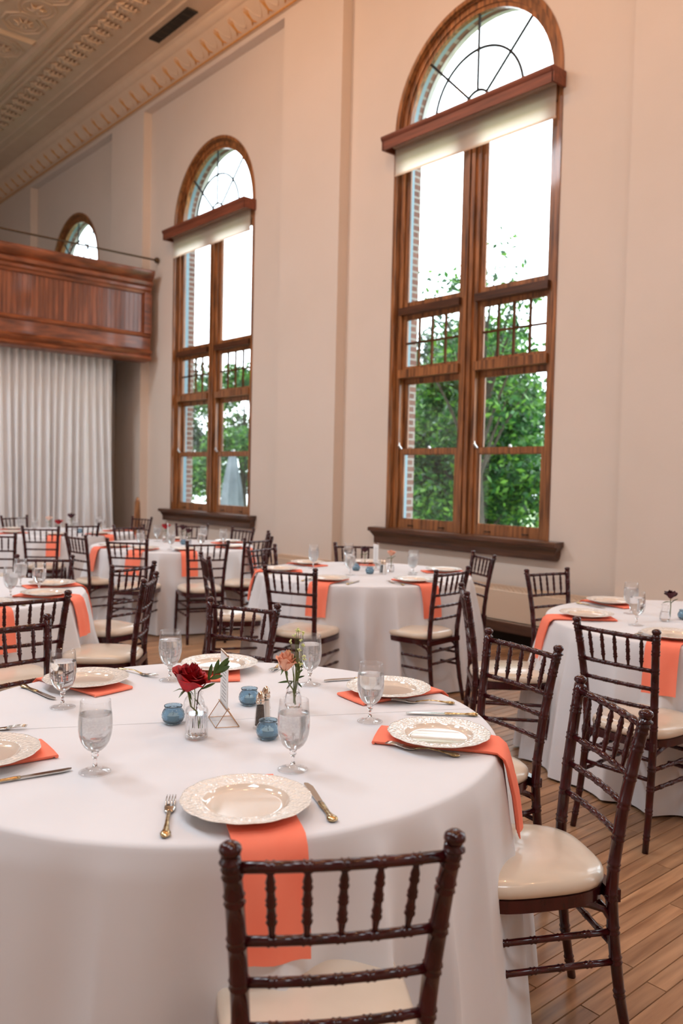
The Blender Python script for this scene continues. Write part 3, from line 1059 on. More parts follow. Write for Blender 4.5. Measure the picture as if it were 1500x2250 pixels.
def seat_outline(sc=1.0, n=44):
    P = []
    for k in range(n):
        a = 2 * pi * k / n
        c, s = cos(a), sin(a)
        e = 3.2
        q = (abs(c) ** e + abs(s) ** e) ** (-1 / e)
        x, y = q * c, q * s
        wd = .178 + .024 * (y + 1) / 2
        P.append((x * wd * sc, .262 + y * .215 * sc))
    return P
def make_chair():
    c = empty('chiavari_chair', (0, 0, 0), 0, 'x', 'chair', 'mahogany chiavari chairs around the round tables')
    # cushion
    rings = [(.93, .440), (.985, .446), (1.0, .458), (.985, .472), (.93, .482), (.80, .490), (.5, .496), (.2, .499)]
    vs, fs = [], []
    n = 44
    for sc, z in rings:
        vs += [(x, y, z) for x, y in seat_outline(sc, n)]
    m_ = len(rings)
    for i in range(m_ - 1):
        for k in range(n):
            k2 = (k + 1) % n
            fs.append((i * n + k, i * n + k2, (i + 1) * n + k2, (i + 1) * n + k))
    fs.append(tuple((m_ - 1) * n + k for k in range(n)))
    fs.append(tuple(range(n))[::-1])
    put('seat_cushion', G().add(vs, fs), 'vinyl', c, smooth=True, sharp=60)
    g = G()
    g.prism(seat_outline(.985, 40), lambda u, v, t: (u, v, t), .408, .441)
    g.box(-.168, .168, .045, .075, .408, .441)
    put('seat_frame', g, 'mahogany', c, smooth=True, sharp=40)
    for s in (-1, 1):
        g = G()
        turned(g, lambda z, s=s: rear(z, s), (.0, .897), .015, [.06, .16, .25, .33, .42, .50, .58, .665, .742, .82, .868], taper=lambda z: .0125 + .0035 * min(1, z / .3))
        p = rear(.905, s)
        g.lathe([(.012, -.008), (.0185, -.004), (.0185, .0), (.013, .004), (.013, .008), (.0175, .013), (.019, .018), (.017, .025), (.010, .030), (0, .031)], 12, (p.x, p.y, .890))
        put('leg', g, 'mahogany', c, smooth=True, sharp=0)
        g = G()
        turned(g, lambda z, s=s: front(z, s), (0, .43), .014, [.06, .16, .25, .33, .40], taper=lambda z: .011 + .004 * min(1, z / .3))
        put('leg', g, 'mahogany', c, smooth=True, sharp=0)
    for zz, r_, nm in ((.876, .0098, 'top_rail'), (.742, .0088, 'back_rail'), (.665, .0088, 'back_rail'), (.582, .0088, 'back_rail')):
        g = G()
        rod(g, rear(zz, -1), rear(zz, 1), r_, [1 / 6, 2 / 6, 3 / 6, 4 / 6, 5 / 6], bow=-.012)
        put(nm, g, 'mahogany', c, smooth=True, sharp=0)
    for k in range(1, 6):
        t = k / 6
        b = Vector((0, -.012 * 4 * t * (1 - t), 0))
        a0 = rear(.742, -1).lerp(rear(.742, 1), t) + b
        a1 = rear(.876, -1).lerp(rear(.876, 1), t) + b
        g = G()
        prf = [(0, .0042), (.12, .0055), (.22, .0072), (.26, .0102), (.30, .0072), (.34, .0096), (.38, .0075), (.47, .0075), (.5, .0100), (.53, .0078), (.56, .0098), (.60, .0075), (.68, .0072), (.72, .0098), (.76, .0072), (.8, .0088), (.88, .006), (1, .0042)]
        g.tube([a0.lerp(a1, q) for q, _ in prf], [w_ for _, w_ in prf], 8)
        put('spindle', g, 'mahogany', c, smooth=True, sharp=0)
    for s in (-1, 1):
        for zz in (.325, .245):
            g = G()
            rod(g, rear(zz, s), front(zz, s), .0088, [.2, .4, .6, .8])
            put('stretcher', g, 'mahogany', c, smooth=True, sharp=0)
    for zz in (.325, .245):
        g = G()
        rod(g, front(zz, -1), front(zz, 1), .0088, [.25, .5, .75])
        put('stretcher', g, 'mahogany', c, smooth=True, sharp=0)
    for zz in (.365, .285):
        g = G()
        rod(g, rear(zz, -1), rear(zz, 1), .0088, [.25, .5, .75])
        put('stretcher', g, 'mahogany', c, smooth=True, sharp=0)
    for s in (-1, 1):
        g = G()
        g.tube([(s * .155, .066, .355), (s * .156, .085, .385), (s * .160, .13, .405), (s * .163, .17, .412)], [.007, .008, .010, .008], 6)
        put('corner_brace', g, 'mahogany', c, smooth=True)
    return c
CH = make_chair()
CGRP = 'mahogany chiavari chairs around the round tables'
used = [False]
def chair(x, y, face, label):
    """face: direction (dx,dy) the sitter looks"""
    rz = math.atan2(-face[0], face[1])
    if not used[0]:
        used[0] = True
        CH.location = (x, y, 0)
        CH.rotation_euler = (0, 0, rz)
        CH['label'] = label
        return CH
    return dup(CH, (x, y, 0), rz, label)

T1, T2, T3, T4, T5, T6 = (-2.09, 1.33), (-4.77, 4.37), (-2.1, 4.42), (-5.27, 1.42), (-7.6, 4.3), (-9.87, 4.07)
CHAIRS = [
    (-.989, .879, (-.857, .515), 'nearest mahogany chiavari chair, its back to the camera at the foreground table'),
    (-1.243, 2.087, (-.51, -.86), 'chiavari chair with full ivory seat showing beside the hanging napkin, right of foreground table'),
    (-1.898, 2.551, (-.158, -.987), 'chiavari chair behind the back right plate of the foreground table, back tilted to the right'),
    (-3.21, 2.185, (.39, -.92), 'chiavari chair across the foreground table, directly behind the red and peach roses'),
    (-3.29, 1.12, (.985, .17), 'chiavari chair at the left frame edge, tucked under the foreground table'),
    (-1.861, 3.129, (0.0, 1.0), 'chiavari chair with its back to camera at the right-hand table, ivory seat beneath'),
    (-2.985, 3.474, (.70, .71), 'chiavari chair seen edge-on between the middle table and the right-hand table'),
    (-3.334, 4.73, (.98, -.19), 'chiavari chair alone against the wall below the near window, left of the right-hand table'),
    (-4.26, 3.25, (-.415, .91), 'chiavari chair with its back to camera at the front of the middle table'),
    (-3.67, 4.16, (-.99, -.12), 'chiavari chair with glossy tan seat at the right side of middle table'),
    (-4.31, 5.25, (-.4, -.92), 'chiavari chair right behind the middle table under the near window sill'),
    (-5.57, 4.99, (.81, -.59), 'chiavari chair behind the middle table, only its top rail over the glasses'),
    (-5.70, 4.05, (.95, .3), 'chiavari chair with shiny top rail at the left side of middle table'),
    (-5.25, 3.22, (.385, .92), 'chiavari chair seen edge-on left of the middle table, near its falling coral napkin'),
    (-3.93, 1.46, (-1.0, .0), 'chiavari chair at left edge in front of the left table, coral napkin behind spindles'),
    (-5.71, 2.22, (.85, -.53), 'chiavari chair behind the goblets of the left table, seen between them'),
    (-4.93, 2.50, (-.95, -.3), 'chiavari chair right of the left table, spindles seen against coral napkin'),
    (-4.29, 2.28, (-.62, -.78), 'chiavari chair edge-on with a large ivory seat, right of the left table'),
    (-6.30, 3.90, (-.95, .3), 'chiavari chair with its back to camera at right front of the far middle table'),
    (-6.79, 3.37, (-.66, .75), 'chiavari chair with its back to camera at left front of the far middle table'),
    (-7.50, 3.20, (-.1, 1.0), 'chiavari chair seen obliquely at the left corner of the far middle table'),
    (-6.45, 4.55, (-.98, -.2), 'chiavari chair with reddish spindles at the right end of the far middle table'),
    (-7.05, 5.10, (-.55, -.8), 'chiavari chair seen edge-on at the right back of far middle table'),
    (-7.75, 5.25, (.1, -1.0), 'chiavari chair behind the far middle table, below right corner of the farther window sill'),
    (-8.60, 5.10, (.78, -.63), 'chiavari chair behind the dark flowers on the far middle table'),
    (-8.62, 4.30, (1.0, .0), 'chiavari chair at the left end of the far middle table, in front of grey partition'),
    (-10.2, 5.28, (.26, -.96), 'small distant chiavari chair near the pilaster right of the white curtain'),
    (-9.05, 3.95, (-1.0, .1), 'chiavari chair at the right side of the far left table before the curtain'),
    (-8.72, 3.34, (-.84, .55), 'chiavari chair with its back to camera at the front of the far left table'),
    (-10.9, 3.83, (.97, .24), 'distant chiavari chair behind the far left table, against the white curtain'),
    (-7.95, 2.62, (-.8, .6), 'chiavari chair cut by the left frame edge, in front of the far left table'),
]
for x, y, f_, lb in CHAIRS:
    chair(x, y, f_, lb)

# ------------------------------------------------------------------ tables and cloths
def make_table():
    t = empty('round_table', (0, 0, 0), 0, 'x', 'table', 'round banquet tables hidden under cloths')
    put('table_top', G().lathe([(0, .725), (.80, .725), (.815, .73), (.815, .75), (.80, .755), (0, .755)], 48), 'path', t, smooth=True)
    for s in (-1, 1):
        for q in (-1, 1):
            put('leg', G().tube([(s * .42, q * .3, 0), (s * .42, q * .3, .725)], .014, 8), 'rail', t)
    return t
def cloth_mesh(seed, rt=.827, sharp_=1.0):
    rr_ = random.Random(seed)
    n = 440
    prof = [(0, .763), (.3, .763), (.55, .763), (.7, .763), (.79, .763), (.815, .7625), (.824, .760), (.829, .754), (.831, .745)]
    rows = 22
    comps = [(rr_.choice([21, 22, 23]), rr_.uniform(0, 6.3), .5), (rr_.choice([5, 6, 7]), rr_.uniform(0, 6.3), .35), (rr_.choice([33, 35, 37]), rr_.uniform(0, 6.3), .15), (3, rr_.uniform(0, 6.3), .2)]
    vs, fs = [(0, 0, .763)], []
    for r, z in prof[1:]:
        for k in range(n):
            a = 2 * pi * k / n
            vs.append((r * cos(a), r * sin(a), z))
    nr = len(prof) - 1
    for j in range(1, rows + 1):
        t = j / rows
        z = .745 * (1 - t) + .012
        for k in range(n):
            a = 2 * pi * k / n
            w_ = sum(c_ * sin(q * a + p + .35 * sin(2 * a + p) * t) for q, p, c_ in comps)
            q0, p0_, _c = comps[0]
            rg = abs(sin((q0 * a + p0_ + 1.6 * sin(2 * a + p0_) + 1.1 * sin(5 * a)) / 2))      # sharp crests with wide valleys
            md = .65 + .35 * sin(5 * a + comps[1][1])
            w_ = (1 - 1.75 * rg ** .8) * md + .35 * w_
            r = .836 + .095 * t ** .9 + .058 * w_ * min(1, (t * 2.1) ** .9)
            a2 = a + .02 * t * sin(9 * a + comps[0][1])
            vs.append((r * cos(a2), r * sin(a2), z))
    nr += rows
    for k in range(n):
        fs.append((0, 1 + k, 1 + (k + 1) % n))
    for i in range(nr - 1):
        for k in range(n):
            k2 = (k + 1) % n
            fs.append((1 + i * n + k, 1 + (i + 1) * n + k, 1 + (i + 1) * n + k2, 1 + i * n + k2))
    g = G().add(vs, fs)
    return g
TB = make_table()
TLAB = [(T1, 'round table under the large foreground cloth'), (T2, 'round table under the cloth of the middle table below the windows'), (T3, 'round table under the cloth at the right frame edge'),
        (T4, 'round table under the cloth at the left frame edge'), (T5, 'round table under the cloth in front of the farther window'), (T6, 'round table under the cloth before the white curtain')]
CLAB = ['white floor-length tablecloth on the large foreground table', 'white tablecloth on the middle table below the near window', 'white tablecloth on the right-hand table cut by the frame',
        'white tablecloth on the left table cut by the frame', 'white tablecloth on the far middle table below the farther window', 'white tablecloth on the far left table before the curtain']
for i, (p, lb) in enumerate(TLAB):
    if i == 0:
        TB.location = (p[0], p[1], 0)
        TB['label'] = lb
    else:
        dup(TB, (p[0], p[1], 0), 0, lb)
    o = put('tablecloth', cloth_mesh(11 + i * 7), 'cloth', smooth=True, sharp=0, loc=(p[0], p[1], 0), rot=(0, 0, i * .7))
    tag(o, CLAB[i], 'tablecloth', 'white floor-length tablecloths')

# ------------------------------------------------------------------ table ware prototypes
TZ = .764
def make_plate():
    p = empty('dinner_plate', (0, 0, 0), 0, 'x', 'plate', 'ivory plates with embossed scalloped rims')
    def mod(r, z, a):
        if r > .135:
            return r + (.0028 * abs(sin(7 * a)) - .001) * (r - .13) / .02
        return r
    g = G()
    g.lathe([(0, 0.0), (.078, 0.0), (.084, .001), (.090, .004), (.094, .004), (.1005, .0125)], 96)
    # top: well
    g2 = G()
    g2.lathe([(0, .0048), (.080, .0048), (.088, .0058), (.095, .0105), (.100, .0155)], 96)
    put('well', g2, 'china', p, smooth=True, sharp=0)
    def rim(r, z, a):
        return mod(r, z, a)
    n = 192
    prof = [(.100, .0155), (.103, .0168), (.106, .0165), (.112, .0172), (.120, .0180), (.124, .0192), (.127, .0186), (.134, .0196), (.141, .0206), (.146, .0220), (.1495, .0222), (.1500, .0210), (.146, .0188), (.13, .0158), (.1005, .0125)]
    vs, fs = [], []
    for i, (r, z) in enumerate(prof):
        for k in range(n):
            a = 2 * pi * k / n
            dz = 0
            if i in (3, 4):
                dz = .0009 * sin(48 * a)
            if i in (7, 8):
                dz = .0011 * sin(24 * a + r * 300) * cos(12 * a)
            rr_ = mod(r, z, a)
            vs.append((rr_ * cos(a), rr_ * sin(a), z + dz))
    for i in range(len(prof) - 1):
        for k in range(n):
            k2 = (k + 1) % n
            fs.append((i * n + k, i * n + k2, (i + 1) * n + k2, (i + 1) * n + k))
    put('embossed_rim', G().add(vs, fs), 'china_rim', p, smooth=True, sharp=0)
    put('underside', g, 'china', p, smooth=True, sharp=0)
    return p
def make_goblet(frost):
    p = empty('water_goblet', (0, 0, 0), 0, 'x', 'glass', 'water goblets set at each place')
    bm = 'frost' if frost else 'thin'
    put('foot', G().lathe([(0, .0), (.034, 0), (.0385, .0008), (.039, .002), (.034, .0032), (.018, .0052), (.008, .010), (.0055, .016), (0, .016)], 40), 'thin', p, smooth=True, sharp=0)
    put('stem', G().lathe([(0, .0152), (.0055, .0155), (.0046, .026), (.0048, .036), (.0078, .040), (.0085, .043), (.0065, .046), (.0085, .049), (.010, .0515), (0, .0516)], 20), 'glass', p, smooth=True, sharp=0)
    outer = [(.0, .0512), (.008, .0515), (.018, .0565), (.027, .065), (.034, .077), (.0385, .092), (.0408, .108), (.0410, .125), (.0398, .145), (.0378, .163), (.0365, .178)]
    inner = [(r - .0013, z + .0005) for r, z in outer[1:]][::-1]
    inner = [(.0362, .1788), (.0354, .178)] + inner[1:-1] + [(.006, .0555), (0, .0548)]
    put('bowl', G().lathe(outer + inner, 48), bm, p, smooth=True, sharp=0)
    wt = [(0, .0546), (.0075, .0550), (.0173, .0582), (.0262, .0662), (.0331, .0778), (.0376, .0925), (.0399, .1082), (.0401, .125), (.0393, .140), (.0389, .1455), (.0375, .1448), (0, .1446)]
    put('water', G().lathe(wt, 48), 'ice_water' if frost else 'water', p, smooth=True, sharp=30)
    return p
def make_knife():
    p = empty('table_knife', (0, 0, 0), 0, 'x', 'knife', 'ornate table knives')
    pts = [(-.105, .0), (-.10, .011), (-.092, .0125), (-.080, .009), (-.06, .0058), (-.035, .0066), (-.012, .0078), (0, .0066)]
    g = G()
    g.tube([(x, 0, .005) for x, _ in pts], [max(r, .004) for _, r in pts], 10, flat=.5)
    put('handle', g, 'gilt', p, smooth=True, sharp=0)
    poly = [(-.004, -.006), (.05, -.0085), (.095, -.010), (.118, -.004), (.122, .004), (.115, .007), (.05, .007), (-.004, .006)]
    put('blade', G().prism(poly, lambda u, v, t: (u, v, t), .0035, .0058), 'silver', p)
    return p
def make_fork():
    p = empty('dinner_fork', (0, 0, 0), 0, 'x', 'fork', 'ornate dinner forks')
    pts = [(-.115, .004, .003), (-.108, .010, .0035), (-.098, .0115, .004), (-.085, .007, .005), (-.06, .0045, .008), (-.03, .0042, .010), (0, .0045, .006), (.012, .006, .0035)]
    g = G()
    g.tube([(x, 0, z + .001) for x, r, z in pts], [r for x, r, z in pts], 10, flat=.45)
    put('handle', g, 'gilt', p, smooth=True, sharp=0)
    g = G()
    g.tube([(.008, 0, .0035), (.02, 0, .003), (.034, 0, .0042), (.045, 0, .0062)], [.006, .011, .0125, .0115], 12, flat=.22)
    for k in range(4):
        y = -.0095 + .0063 * k
        g.tube([(.040, y, .0055), (.060, y, .0088), (.078, y, .0105), (.094, y, .0095)], [.0022, .0019, .0017, .0010], 6)
    put('tines', g, 'silver', p, smooth=True, sharp=0)
    return p
def make_napkin():
    p = empty('napkin', (0, 0, 0), 0, 'x', 'napkin', 'coral napkins folded under the plates')
    # radial strip in local +x, from r=.50 to past the table edge and down
    def strip(off, w, r0, zend, th=.0026, wob=0.0):
        path = [(r0, TZ + off), (.62, TZ + off), (.74, TZ + off), (.800, TZ + off), (.826, TZ - .001 + off * .8), (.840 + off, .752), (.849 + off, .730), (.862 + off, .69), (.872 + off, .65), (.880 + off, .60), (.886 + off, zend)]
        vs, fs = [], []
        m_ = 9
        nn = len(path)
        for (r, z) in path:
            for k in range(m_):
                s = (k / (m_ - 1) - .5)
                bend = .006 * cos(s * 9) * (1 if z < .7 else 0)
                vs.append((r + bend, s * w, z))
        for (i, (r, z)) in enumerate(path):
            a = path[max(i - 1, 0)]
            b = path[min(i + 1, nn - 1)]
            tx, tz = b[0] - a[0], b[1] - a[1]
            l_ = math.hypot(tx, tz)
            nx_, nz_ = -tz / l_, tx / l_
            for k in range(m_):
                s = (k / (m_ - 1) - .5)
                bend = .006 * cos(s * 9) * (1 if z < .7 else 0)
                vs.append((r + bend + nx_ * th, s * w, z + nz_ * th))
        q = nn * m_
        for i in range(nn - 1):
            for k in range(m_ - 1):
                a = i * m_ + k
                fs.append((a, a + m_, a + m_ + 1, a + 1))
                fs.append((q + a, q + a + 1, q + a + m_ + 1, q + a + m_))
        for i in range(nn - 1):
            a = i * m_
            fs.append((a, q + a, q + a + m_, a + m_))
            a = i * m_ + m_ - 1
            fs.append((a, a + m_, q + a + m_, q + a))
        for i in (0, nn - 1):
            for k in range(m_ - 1):
                a = i * m_ + k
                fs.append((a, a + 1, q + a + 1, q + a))
        return G().add(vs, fs)
    for j, (off, w, r0, ze) in enumerate(((.001, .140, .497, .560), (.0042, .146, .492, .552), (.0074, .152, .488, .545))):
        put('fold', strip(off, w, r0, ze), 'coral', p, smooth=True, sharp=50)
    g = G()
    g.tube([(.489, -.075, TZ + .0055), (.487, -.03, TZ + .0055), (.487, .03, TZ + .0055), (.489, .075, TZ + .0055)], .005, 8)
    put('fold', g, 'coral', p, smooth=True)
    return p
def make_votive():
    p = empty('votive_holder', (0, 0, 0), 0, 'x', 'candle holder', 'blue glass votive holders')
    n = 48
    prof = [(.018, 0), (.022, .001), (.028, .008), (.0325, .018), (.0335, .026), (.031, .036), (.026, .043), (.0245, .046), (.0265, .051), (.027, .0535), (.0245, .0535), (.0225, .047), (.024, .042), (.028, .034), (.030, .026), (.029, .018), (.024, .010), (.016, .006), (0, .006)]
    def mod(r, z, a):
        if r > .0255 and .006 < z < .044:
            row = int(z / .0075)
            return r + .0011 * abs(cos(8 * (a + row * pi / 16))) * abs(sin(pi * z / .0075))
        return r
    pr2 = [(0, 0)]
    for (a, b) in zip(prof[:8], prof[1:9]):
        for k in range(4):
            t = k / 4
            pr2.append((a[0] + (b[0] - a[0]) * t, a[1] + (b[1] - a[1]) * t))
    pr2 += prof[8:]
    cut = len(pr2) - 10
    put('glass_bowl', G().lathe(pr2, 64, mod=lambda r, z, a: mod(r, z, a)), 'blue_glass', p, smooth=True, sharp=0)
    put('candle', G().lathe([(0, .0065), (.017, .0065), (.017, .024), (0, .024)], 20), 'wax', p, smooth=True)
    put('wick', G().tube([(0, 0, .024), (.001, 0, .032)], .0008, 5), 'black', p)
    return p
SCALE_P = .955
PLATE, GOB, GOBC, KNIFE, FORK, NAP, VOT = make_plate(), make_goblet(True), make_goblet(False), make_knife(), make_fork(), make_napkin(), make_votive()
PLATE.scale = (SCALE_P,) * 3
first = {}
def place(proto, x, y, z, rz, label):
    if proto.name not in first:
        first[proto.name] = 1
        proto.location = (x, y, z)
        proto.rotation_euler = (0, 0, rz)
        proto['label'] = label
        return proto
    return dup(proto, (x, y, z), rz, label)

# settings on the foreground table, positions measured one by one
S1 = [
    (-26.6, (-1.490, 1.030), (-1.631, 1.267), GOB, 'nearest the camera, behind the front chair', 'front'),
    (37.1, (-1.562, 1.730), (-1.821, 1.706), GOB, 'at the right edge of the foreground table', 'right'),
    (83.3, (-2.014, 1.970), (-2.276, 1.836), GOB, 'at the back right of the foreground table', 'back right'),
    (146.6, (-2.654, 1.702), (-2.617, 1.471), GOB, 'behind the red rose at the back of the foreground table', 'back'),
    (191.3, (-2.719, 1.204), (-2.504, 1.033), GOBC, 'at the back left of the foreground table', 'back left'),
    (264.6, (-2.152, .676), (-1.911, .871), GOB, 'cut by the left frame edge on the foreground table', 'left'),
]
GL = ['misted water goblet between the front plate and the peach rose, nearest the camera', 'misted water goblet left of the back right plate, before the right plate', 'misted water goblet right beside the peach rose and its sprigs',
      'misted water goblet behind the red rose, against the tan floor', 'clear water goblet refracting chair spindles, by the back left plate', 'large misted water goblet left of centre, in front of the blue votive']
for (a, pp, gp, gob, ph, sh), gl in zip(S1, GL):
    place(NAP, T1[0], T1[1], 0, R(a + (1.8 if a < 0 else 0)), 'coral napkin under the plate ' + ph)
    place(PLATE, pp[0], pp[1], TZ + .010, R(a * 3), 'ivory embossed dinner plate ' + ph)
    place(gob, gp[0], gp[1], TZ, R(a), gl)
def cutlery(proto, hx, hy, tx, ty, label, z=TZ + .0005):
    """handle end and tip"""
    cx, cy_ = hx + (tx - hx) * .50, hy + (ty - hy) * .50
    place(proto, cx, cy_, z, math.atan2(ty - hy, tx - hx), label)
cutlery(FORK, -1.467, .818, -1.668, .948, 'gilt-handled fork left of the nearest plate')
cutlery(KNIFE, -1.316, 1.138, -1.520, 1.225, 'gilt-handled knife right of the nearest plate')
cutlery(FORK, -1.442, 1.674, -1.640, 1.580, 'gilt-handled fork in front of the right plate on foreground table')
cutlery(KNIFE, -1.66, 2.02, -1.80, 1.86, 'table knife hidden behind the right plate of the foreground table')
cutlery(FORK, -1.807, 2.050, -1.940, 1.905, 'gilt-handled fork between right and back right plates')
cutlery(KNIFE, -2.20, 2.12, -2.275, 1.915, 'table knife lying left of the back right plate, right of peach rose')
cutlery(FORK, -2.62, 1.985, -2.49, 1.815, 'gilt-handled fork right of the back plate, left of peach rose')
cutlery(KNIFE, -2.837, 1.022, -2.60, 1.045, 'gilt-handled knife behind the clear goblet at back left')
cutlery(FORK, -2.86, 1.40, -2.66, 1.45, 'gilt-handled fork right of the back left plate')
cutlery(KNIFE, -1.985, .60, -1.956, .822, 'table knife in front of the plate at the left frame edge')
cutlery(FORK, -2.45, .70, -2.345, .87, 'dinner fork behind the plate at the left frame edge')

# ------------------------------------------------------------------ centre piece of the foreground table
place(VOT, -2.155, 1.224, TZ, 0, 'blue glass votive holder left of the ribbed bottle vase')
place(VOT, -2.189, 1.518, TZ, .4, 'blue glass votive holder behind the salt shaker')
place(VOT, -1.871, 1.363, TZ, .9, 'blue glass votive holder in front of the pepper shaker')

def ribbed(prof, n, lobes, amp, z0, z1):
    def mod(r, z, a):
        return r + (amp * cos(lobes * a) if z0 <= z <= z1 and r > .015 else 0)
    return G().lathe(prof, n, mod=mod)
def vase_tall(name='bud_vase'):
    p = empty(name, (0, 0, 0), 0, 'x', 'vase', 'clear glass bud vases')
    pr = [(0, 0), (.026, 0), (.0305, .003), (.031, .008), (.031, .03), (.031, .06), (.031, .078), (.029, .086), (.022, .092), (.0155, .099), (.0135, .108), (.0135, .122), (.0165, .126), (.0172, .130), (.015, .1305), (.0115, .124), (.0115, .108), (.0135, .099), (.019, .092), (.026, .085), (.0285, .077), (.0285, .06), (.0285, .03), (.0285, .010), (.024, .006), (0, .006)]
    put('bottle', ribbed(pr, 132, 22, .0011, .004, .084), 'thin', p, smooth=True, sharp=0)
    wt = [(0, .0062), (.022, .0064), (.0276, .011), (.0276, .06), (.0276, .070), (0, .070)]
    put('water', ribbed(wt, 132, 22, .0009, .01, .068), 'water', p, smooth=True, sharp=30)
    return p
def vase_round():
    p = empty('bud_vase', (0, 0, 0), 0, 'x', 'vase', 'clear glass bud vases')
    pr = [(0, 0), (.02, 0), (.027, .006), (.031, .02), (.032, .035), (.030, .05), (.025, .062), (.0205, .068), (.0205, .076), (.023, .082), (.021, .082), (.0185, .076), (.0185, .068), (.023, .061), (.0285, .049), (.030, .035), (.029, .02), (.024, .008), (0, .005)]
    put('bottle', ribbed(pr, 140, 28, .0009, .006, .066), 'thin', p, smooth=True, sharp=0)
    return p
def vase_cone():
    p = empty('bud_vase', (0, 0, 0), 0, 'x', 'vase', 'clear glass bud vases')
    pr = [(0, 0), (.024, 0), (.028, .004), (.0285, .012), (.0265, .016), (.0285, .020), (.0285, .03), (.0255, .034), (.027, .038), (.0235, .052), (.018, .068), (.0165, .076), (.0185, .084), (.021, .091), (.019, .092), (.0155, .084), (.0140, .076), (.0155, .067), (.021, .051), (.0245, .038), (.0255, .024), (.0255, .012), (.022, .006), (0, .005)]
    put('bottle', G().lathe(pr, 48), 'thin', p, smooth=True, sharp=0)
    wt = [(0, .0045), (.022, .0055), (.0258, .012), (.0258, .024), (.0248, .038), (.0213, .051), (0, .051)]
    put('water', G().lathe(wt, 40), 'water', p, smooth=True, sharp=30)
    return p
v1 = vase_tall()
v1.location = (-1.993, 1.206, TZ)
tag(v1, 'tall ribbed clear bottle vase holding the red rose', 'vase', 'clear glass bud vases')
v2 = vase_round()
v2.location = (-2.165, 1.300, TZ)
tag(v2, 'small rounded ribbed glass vase behind the red rose bottle', 'vase', 'clear glass bud vases')
v3 = vase_cone()
v3.location = (-2.068, 1.602, TZ)
tag(v3, 'small cone-shaped clear glass vase holding the peach rose', 'vase', 'clear glass bud vases')

def petal_mesh(rb, h, wid, tilt, curl, nu=8, nv=8):
    vs, fs = [], []
    for j in range(nv + 1):
        v = j / nv
        for i in range(nu + 1):
            u = 2 * i / nu - 1
            ww = wid * (math.sin(pi * min(.5 + .5 * (1 - v) * .0 + .5 * v ** .6 * .98, .97) if v < 1 else pi * .97) * 0 + (.35 + .65 * min(1, v * 1.7)) * (1 if v < .75 else math.sqrt(max(0, 1 - ((v - .75) / .27) ** 2)) * .9 + .1))
            a = u * ww
            r = rb * (.25 + .75 * min(1, v * 1.6) ** .7) + tilt * v ** 1.6 + curl * max(0, v - .62) ** 1.5 * (1 + .6 * abs(u))
            z = h * v * (1 - .12 * u * u) - curl * .55 * max(0, v - .72) ** 1.4 + .0016 * sin(5 * u + 7 * v)
            vs.append((r * cos(a), r * sin(a), z))
    for j in range(nv):
        for i in range(nu):
            a = j * (nu + 1) + i
            fs.append((a, a + 1, a + nu + 2, a + nu + 1))
    # thickness
    base = len(vs)
    vs2 = [(x * .975, y * .975, z - .0004) for x, y, z in vs]
    vs += vs2
    fs += [tuple(i + base for i in q)[::-1] for q in fs]
    return G().add(vs, fs)
def make_rose(name, R0, H, m, loc, lean, label, stem_to, npet=24, op=1.0, leaves=(), seed=1):
    """R0 bloom radius, H bloom height; lean = rotation of bloom; stem_to = stem path in local coords"""
    rr_ = random.Random(seed)
    p = empty(name, loc, 0, label, 'flower', 'cut flowers in bud vases')
    rot = Matrix.Rotation(lean[0], 4, 'X') @ Matrix.Rotation(lean[1], 4, 'Y')
    for k in range(npet):
        t = k / (npet - 1)
        rb = R0 * (.10 + .62 * t ** .9)
        h_ = H * (1.0 - .28 * t ** 1.5)
        wid = 1.35 - .55 * t
        tilt = R0 * op * (-.05 + .34 * t ** 2)
        curl = R0 * op * (.25 + 1.6 * t ** 2)
        g = petal_mesh(rb, h_, wid, tilt, curl)
        a = k * 2.3999 + rr_.uniform(-.2, .2)
        z0 = -H * .10 * t + H * .05 * (1 - t)
        mm = rot @ Matrix.Translation((0, 0, z0)) @ Matrix.Rotation(a, 4, 'Z')
        g.v = [tuple(mm @ Vector(q)) for q in g.v]
        put('petal', g, m, p, smooth=True, sharp=0)
    g = G()
    g.tube([tuple(rot @ Vector((0, 0, H * .12)))] + [tuple(q) for q in stem_to], [.004] + [.0024] * len(stem_to), 8)
    g.lathe([(0, -H * .12), (R0 * .16, -H * .08), (R0 * .22, H * .02), (R0 * .1, H * .1)], 12)
    put('stem', g, 'stem', p, smooth=True)
    for k in range(5):
        a = 2 * pi * k / 5 + .3
        pts = [(0, 0, -H * .05), (R0 * .35 * cos(a), R0 * .35 * sin(a), -H * .12), (R0 * .62 * cos(a), R0 * .62 * sin(a), -H * .3)]
        g = G()
        g.tube([tuple(rot @ Vector(q)) for q in pts], [R0 * .08, R0 * .09, R0 * .01], 6, flat=.25)
        put('sepal', g, 'leaf', p, smooth=True)
    return p
# right axis of the picture in the room is (.65,.76); the red bloom leans left and up over the vase
RXc = Vector((.653, .757, 0))
b = Vector((-1.993, 1.206, TZ)) - RXc * .030 + Vector((0, 0, .140))
st = Vector((-1.993, 1.206, TZ)) - b
make_rose('red_rose', .052, .072, 'red_rose', b, (R(-12), R(14)), 'full dark red rose leaning left from the ribbed bottle vase', [st * .45 + Vector((0, 0, .012)), st + Vector((0, 0, .075)), st + Vector((.006, .006, .03))], 28, .62, seed=4)
b = Vector((-2.068, 1.602, TZ)) - RXc * .030 + Vector((0, 0, .128))
st = Vector((-2.068, 1.602, TZ)) - b
make_rose('peach_rose', .035, .060, 'peach_rose', b, (R(-8), R(10)), 'pale peach rose in the cone-shaped vase beside green sprigs', [st * .4 + Vector((0, 0, .01)), st + Vector((0, 0, .06)), st + Vector((.004, .004, .015))], 22, .42, seed=9)

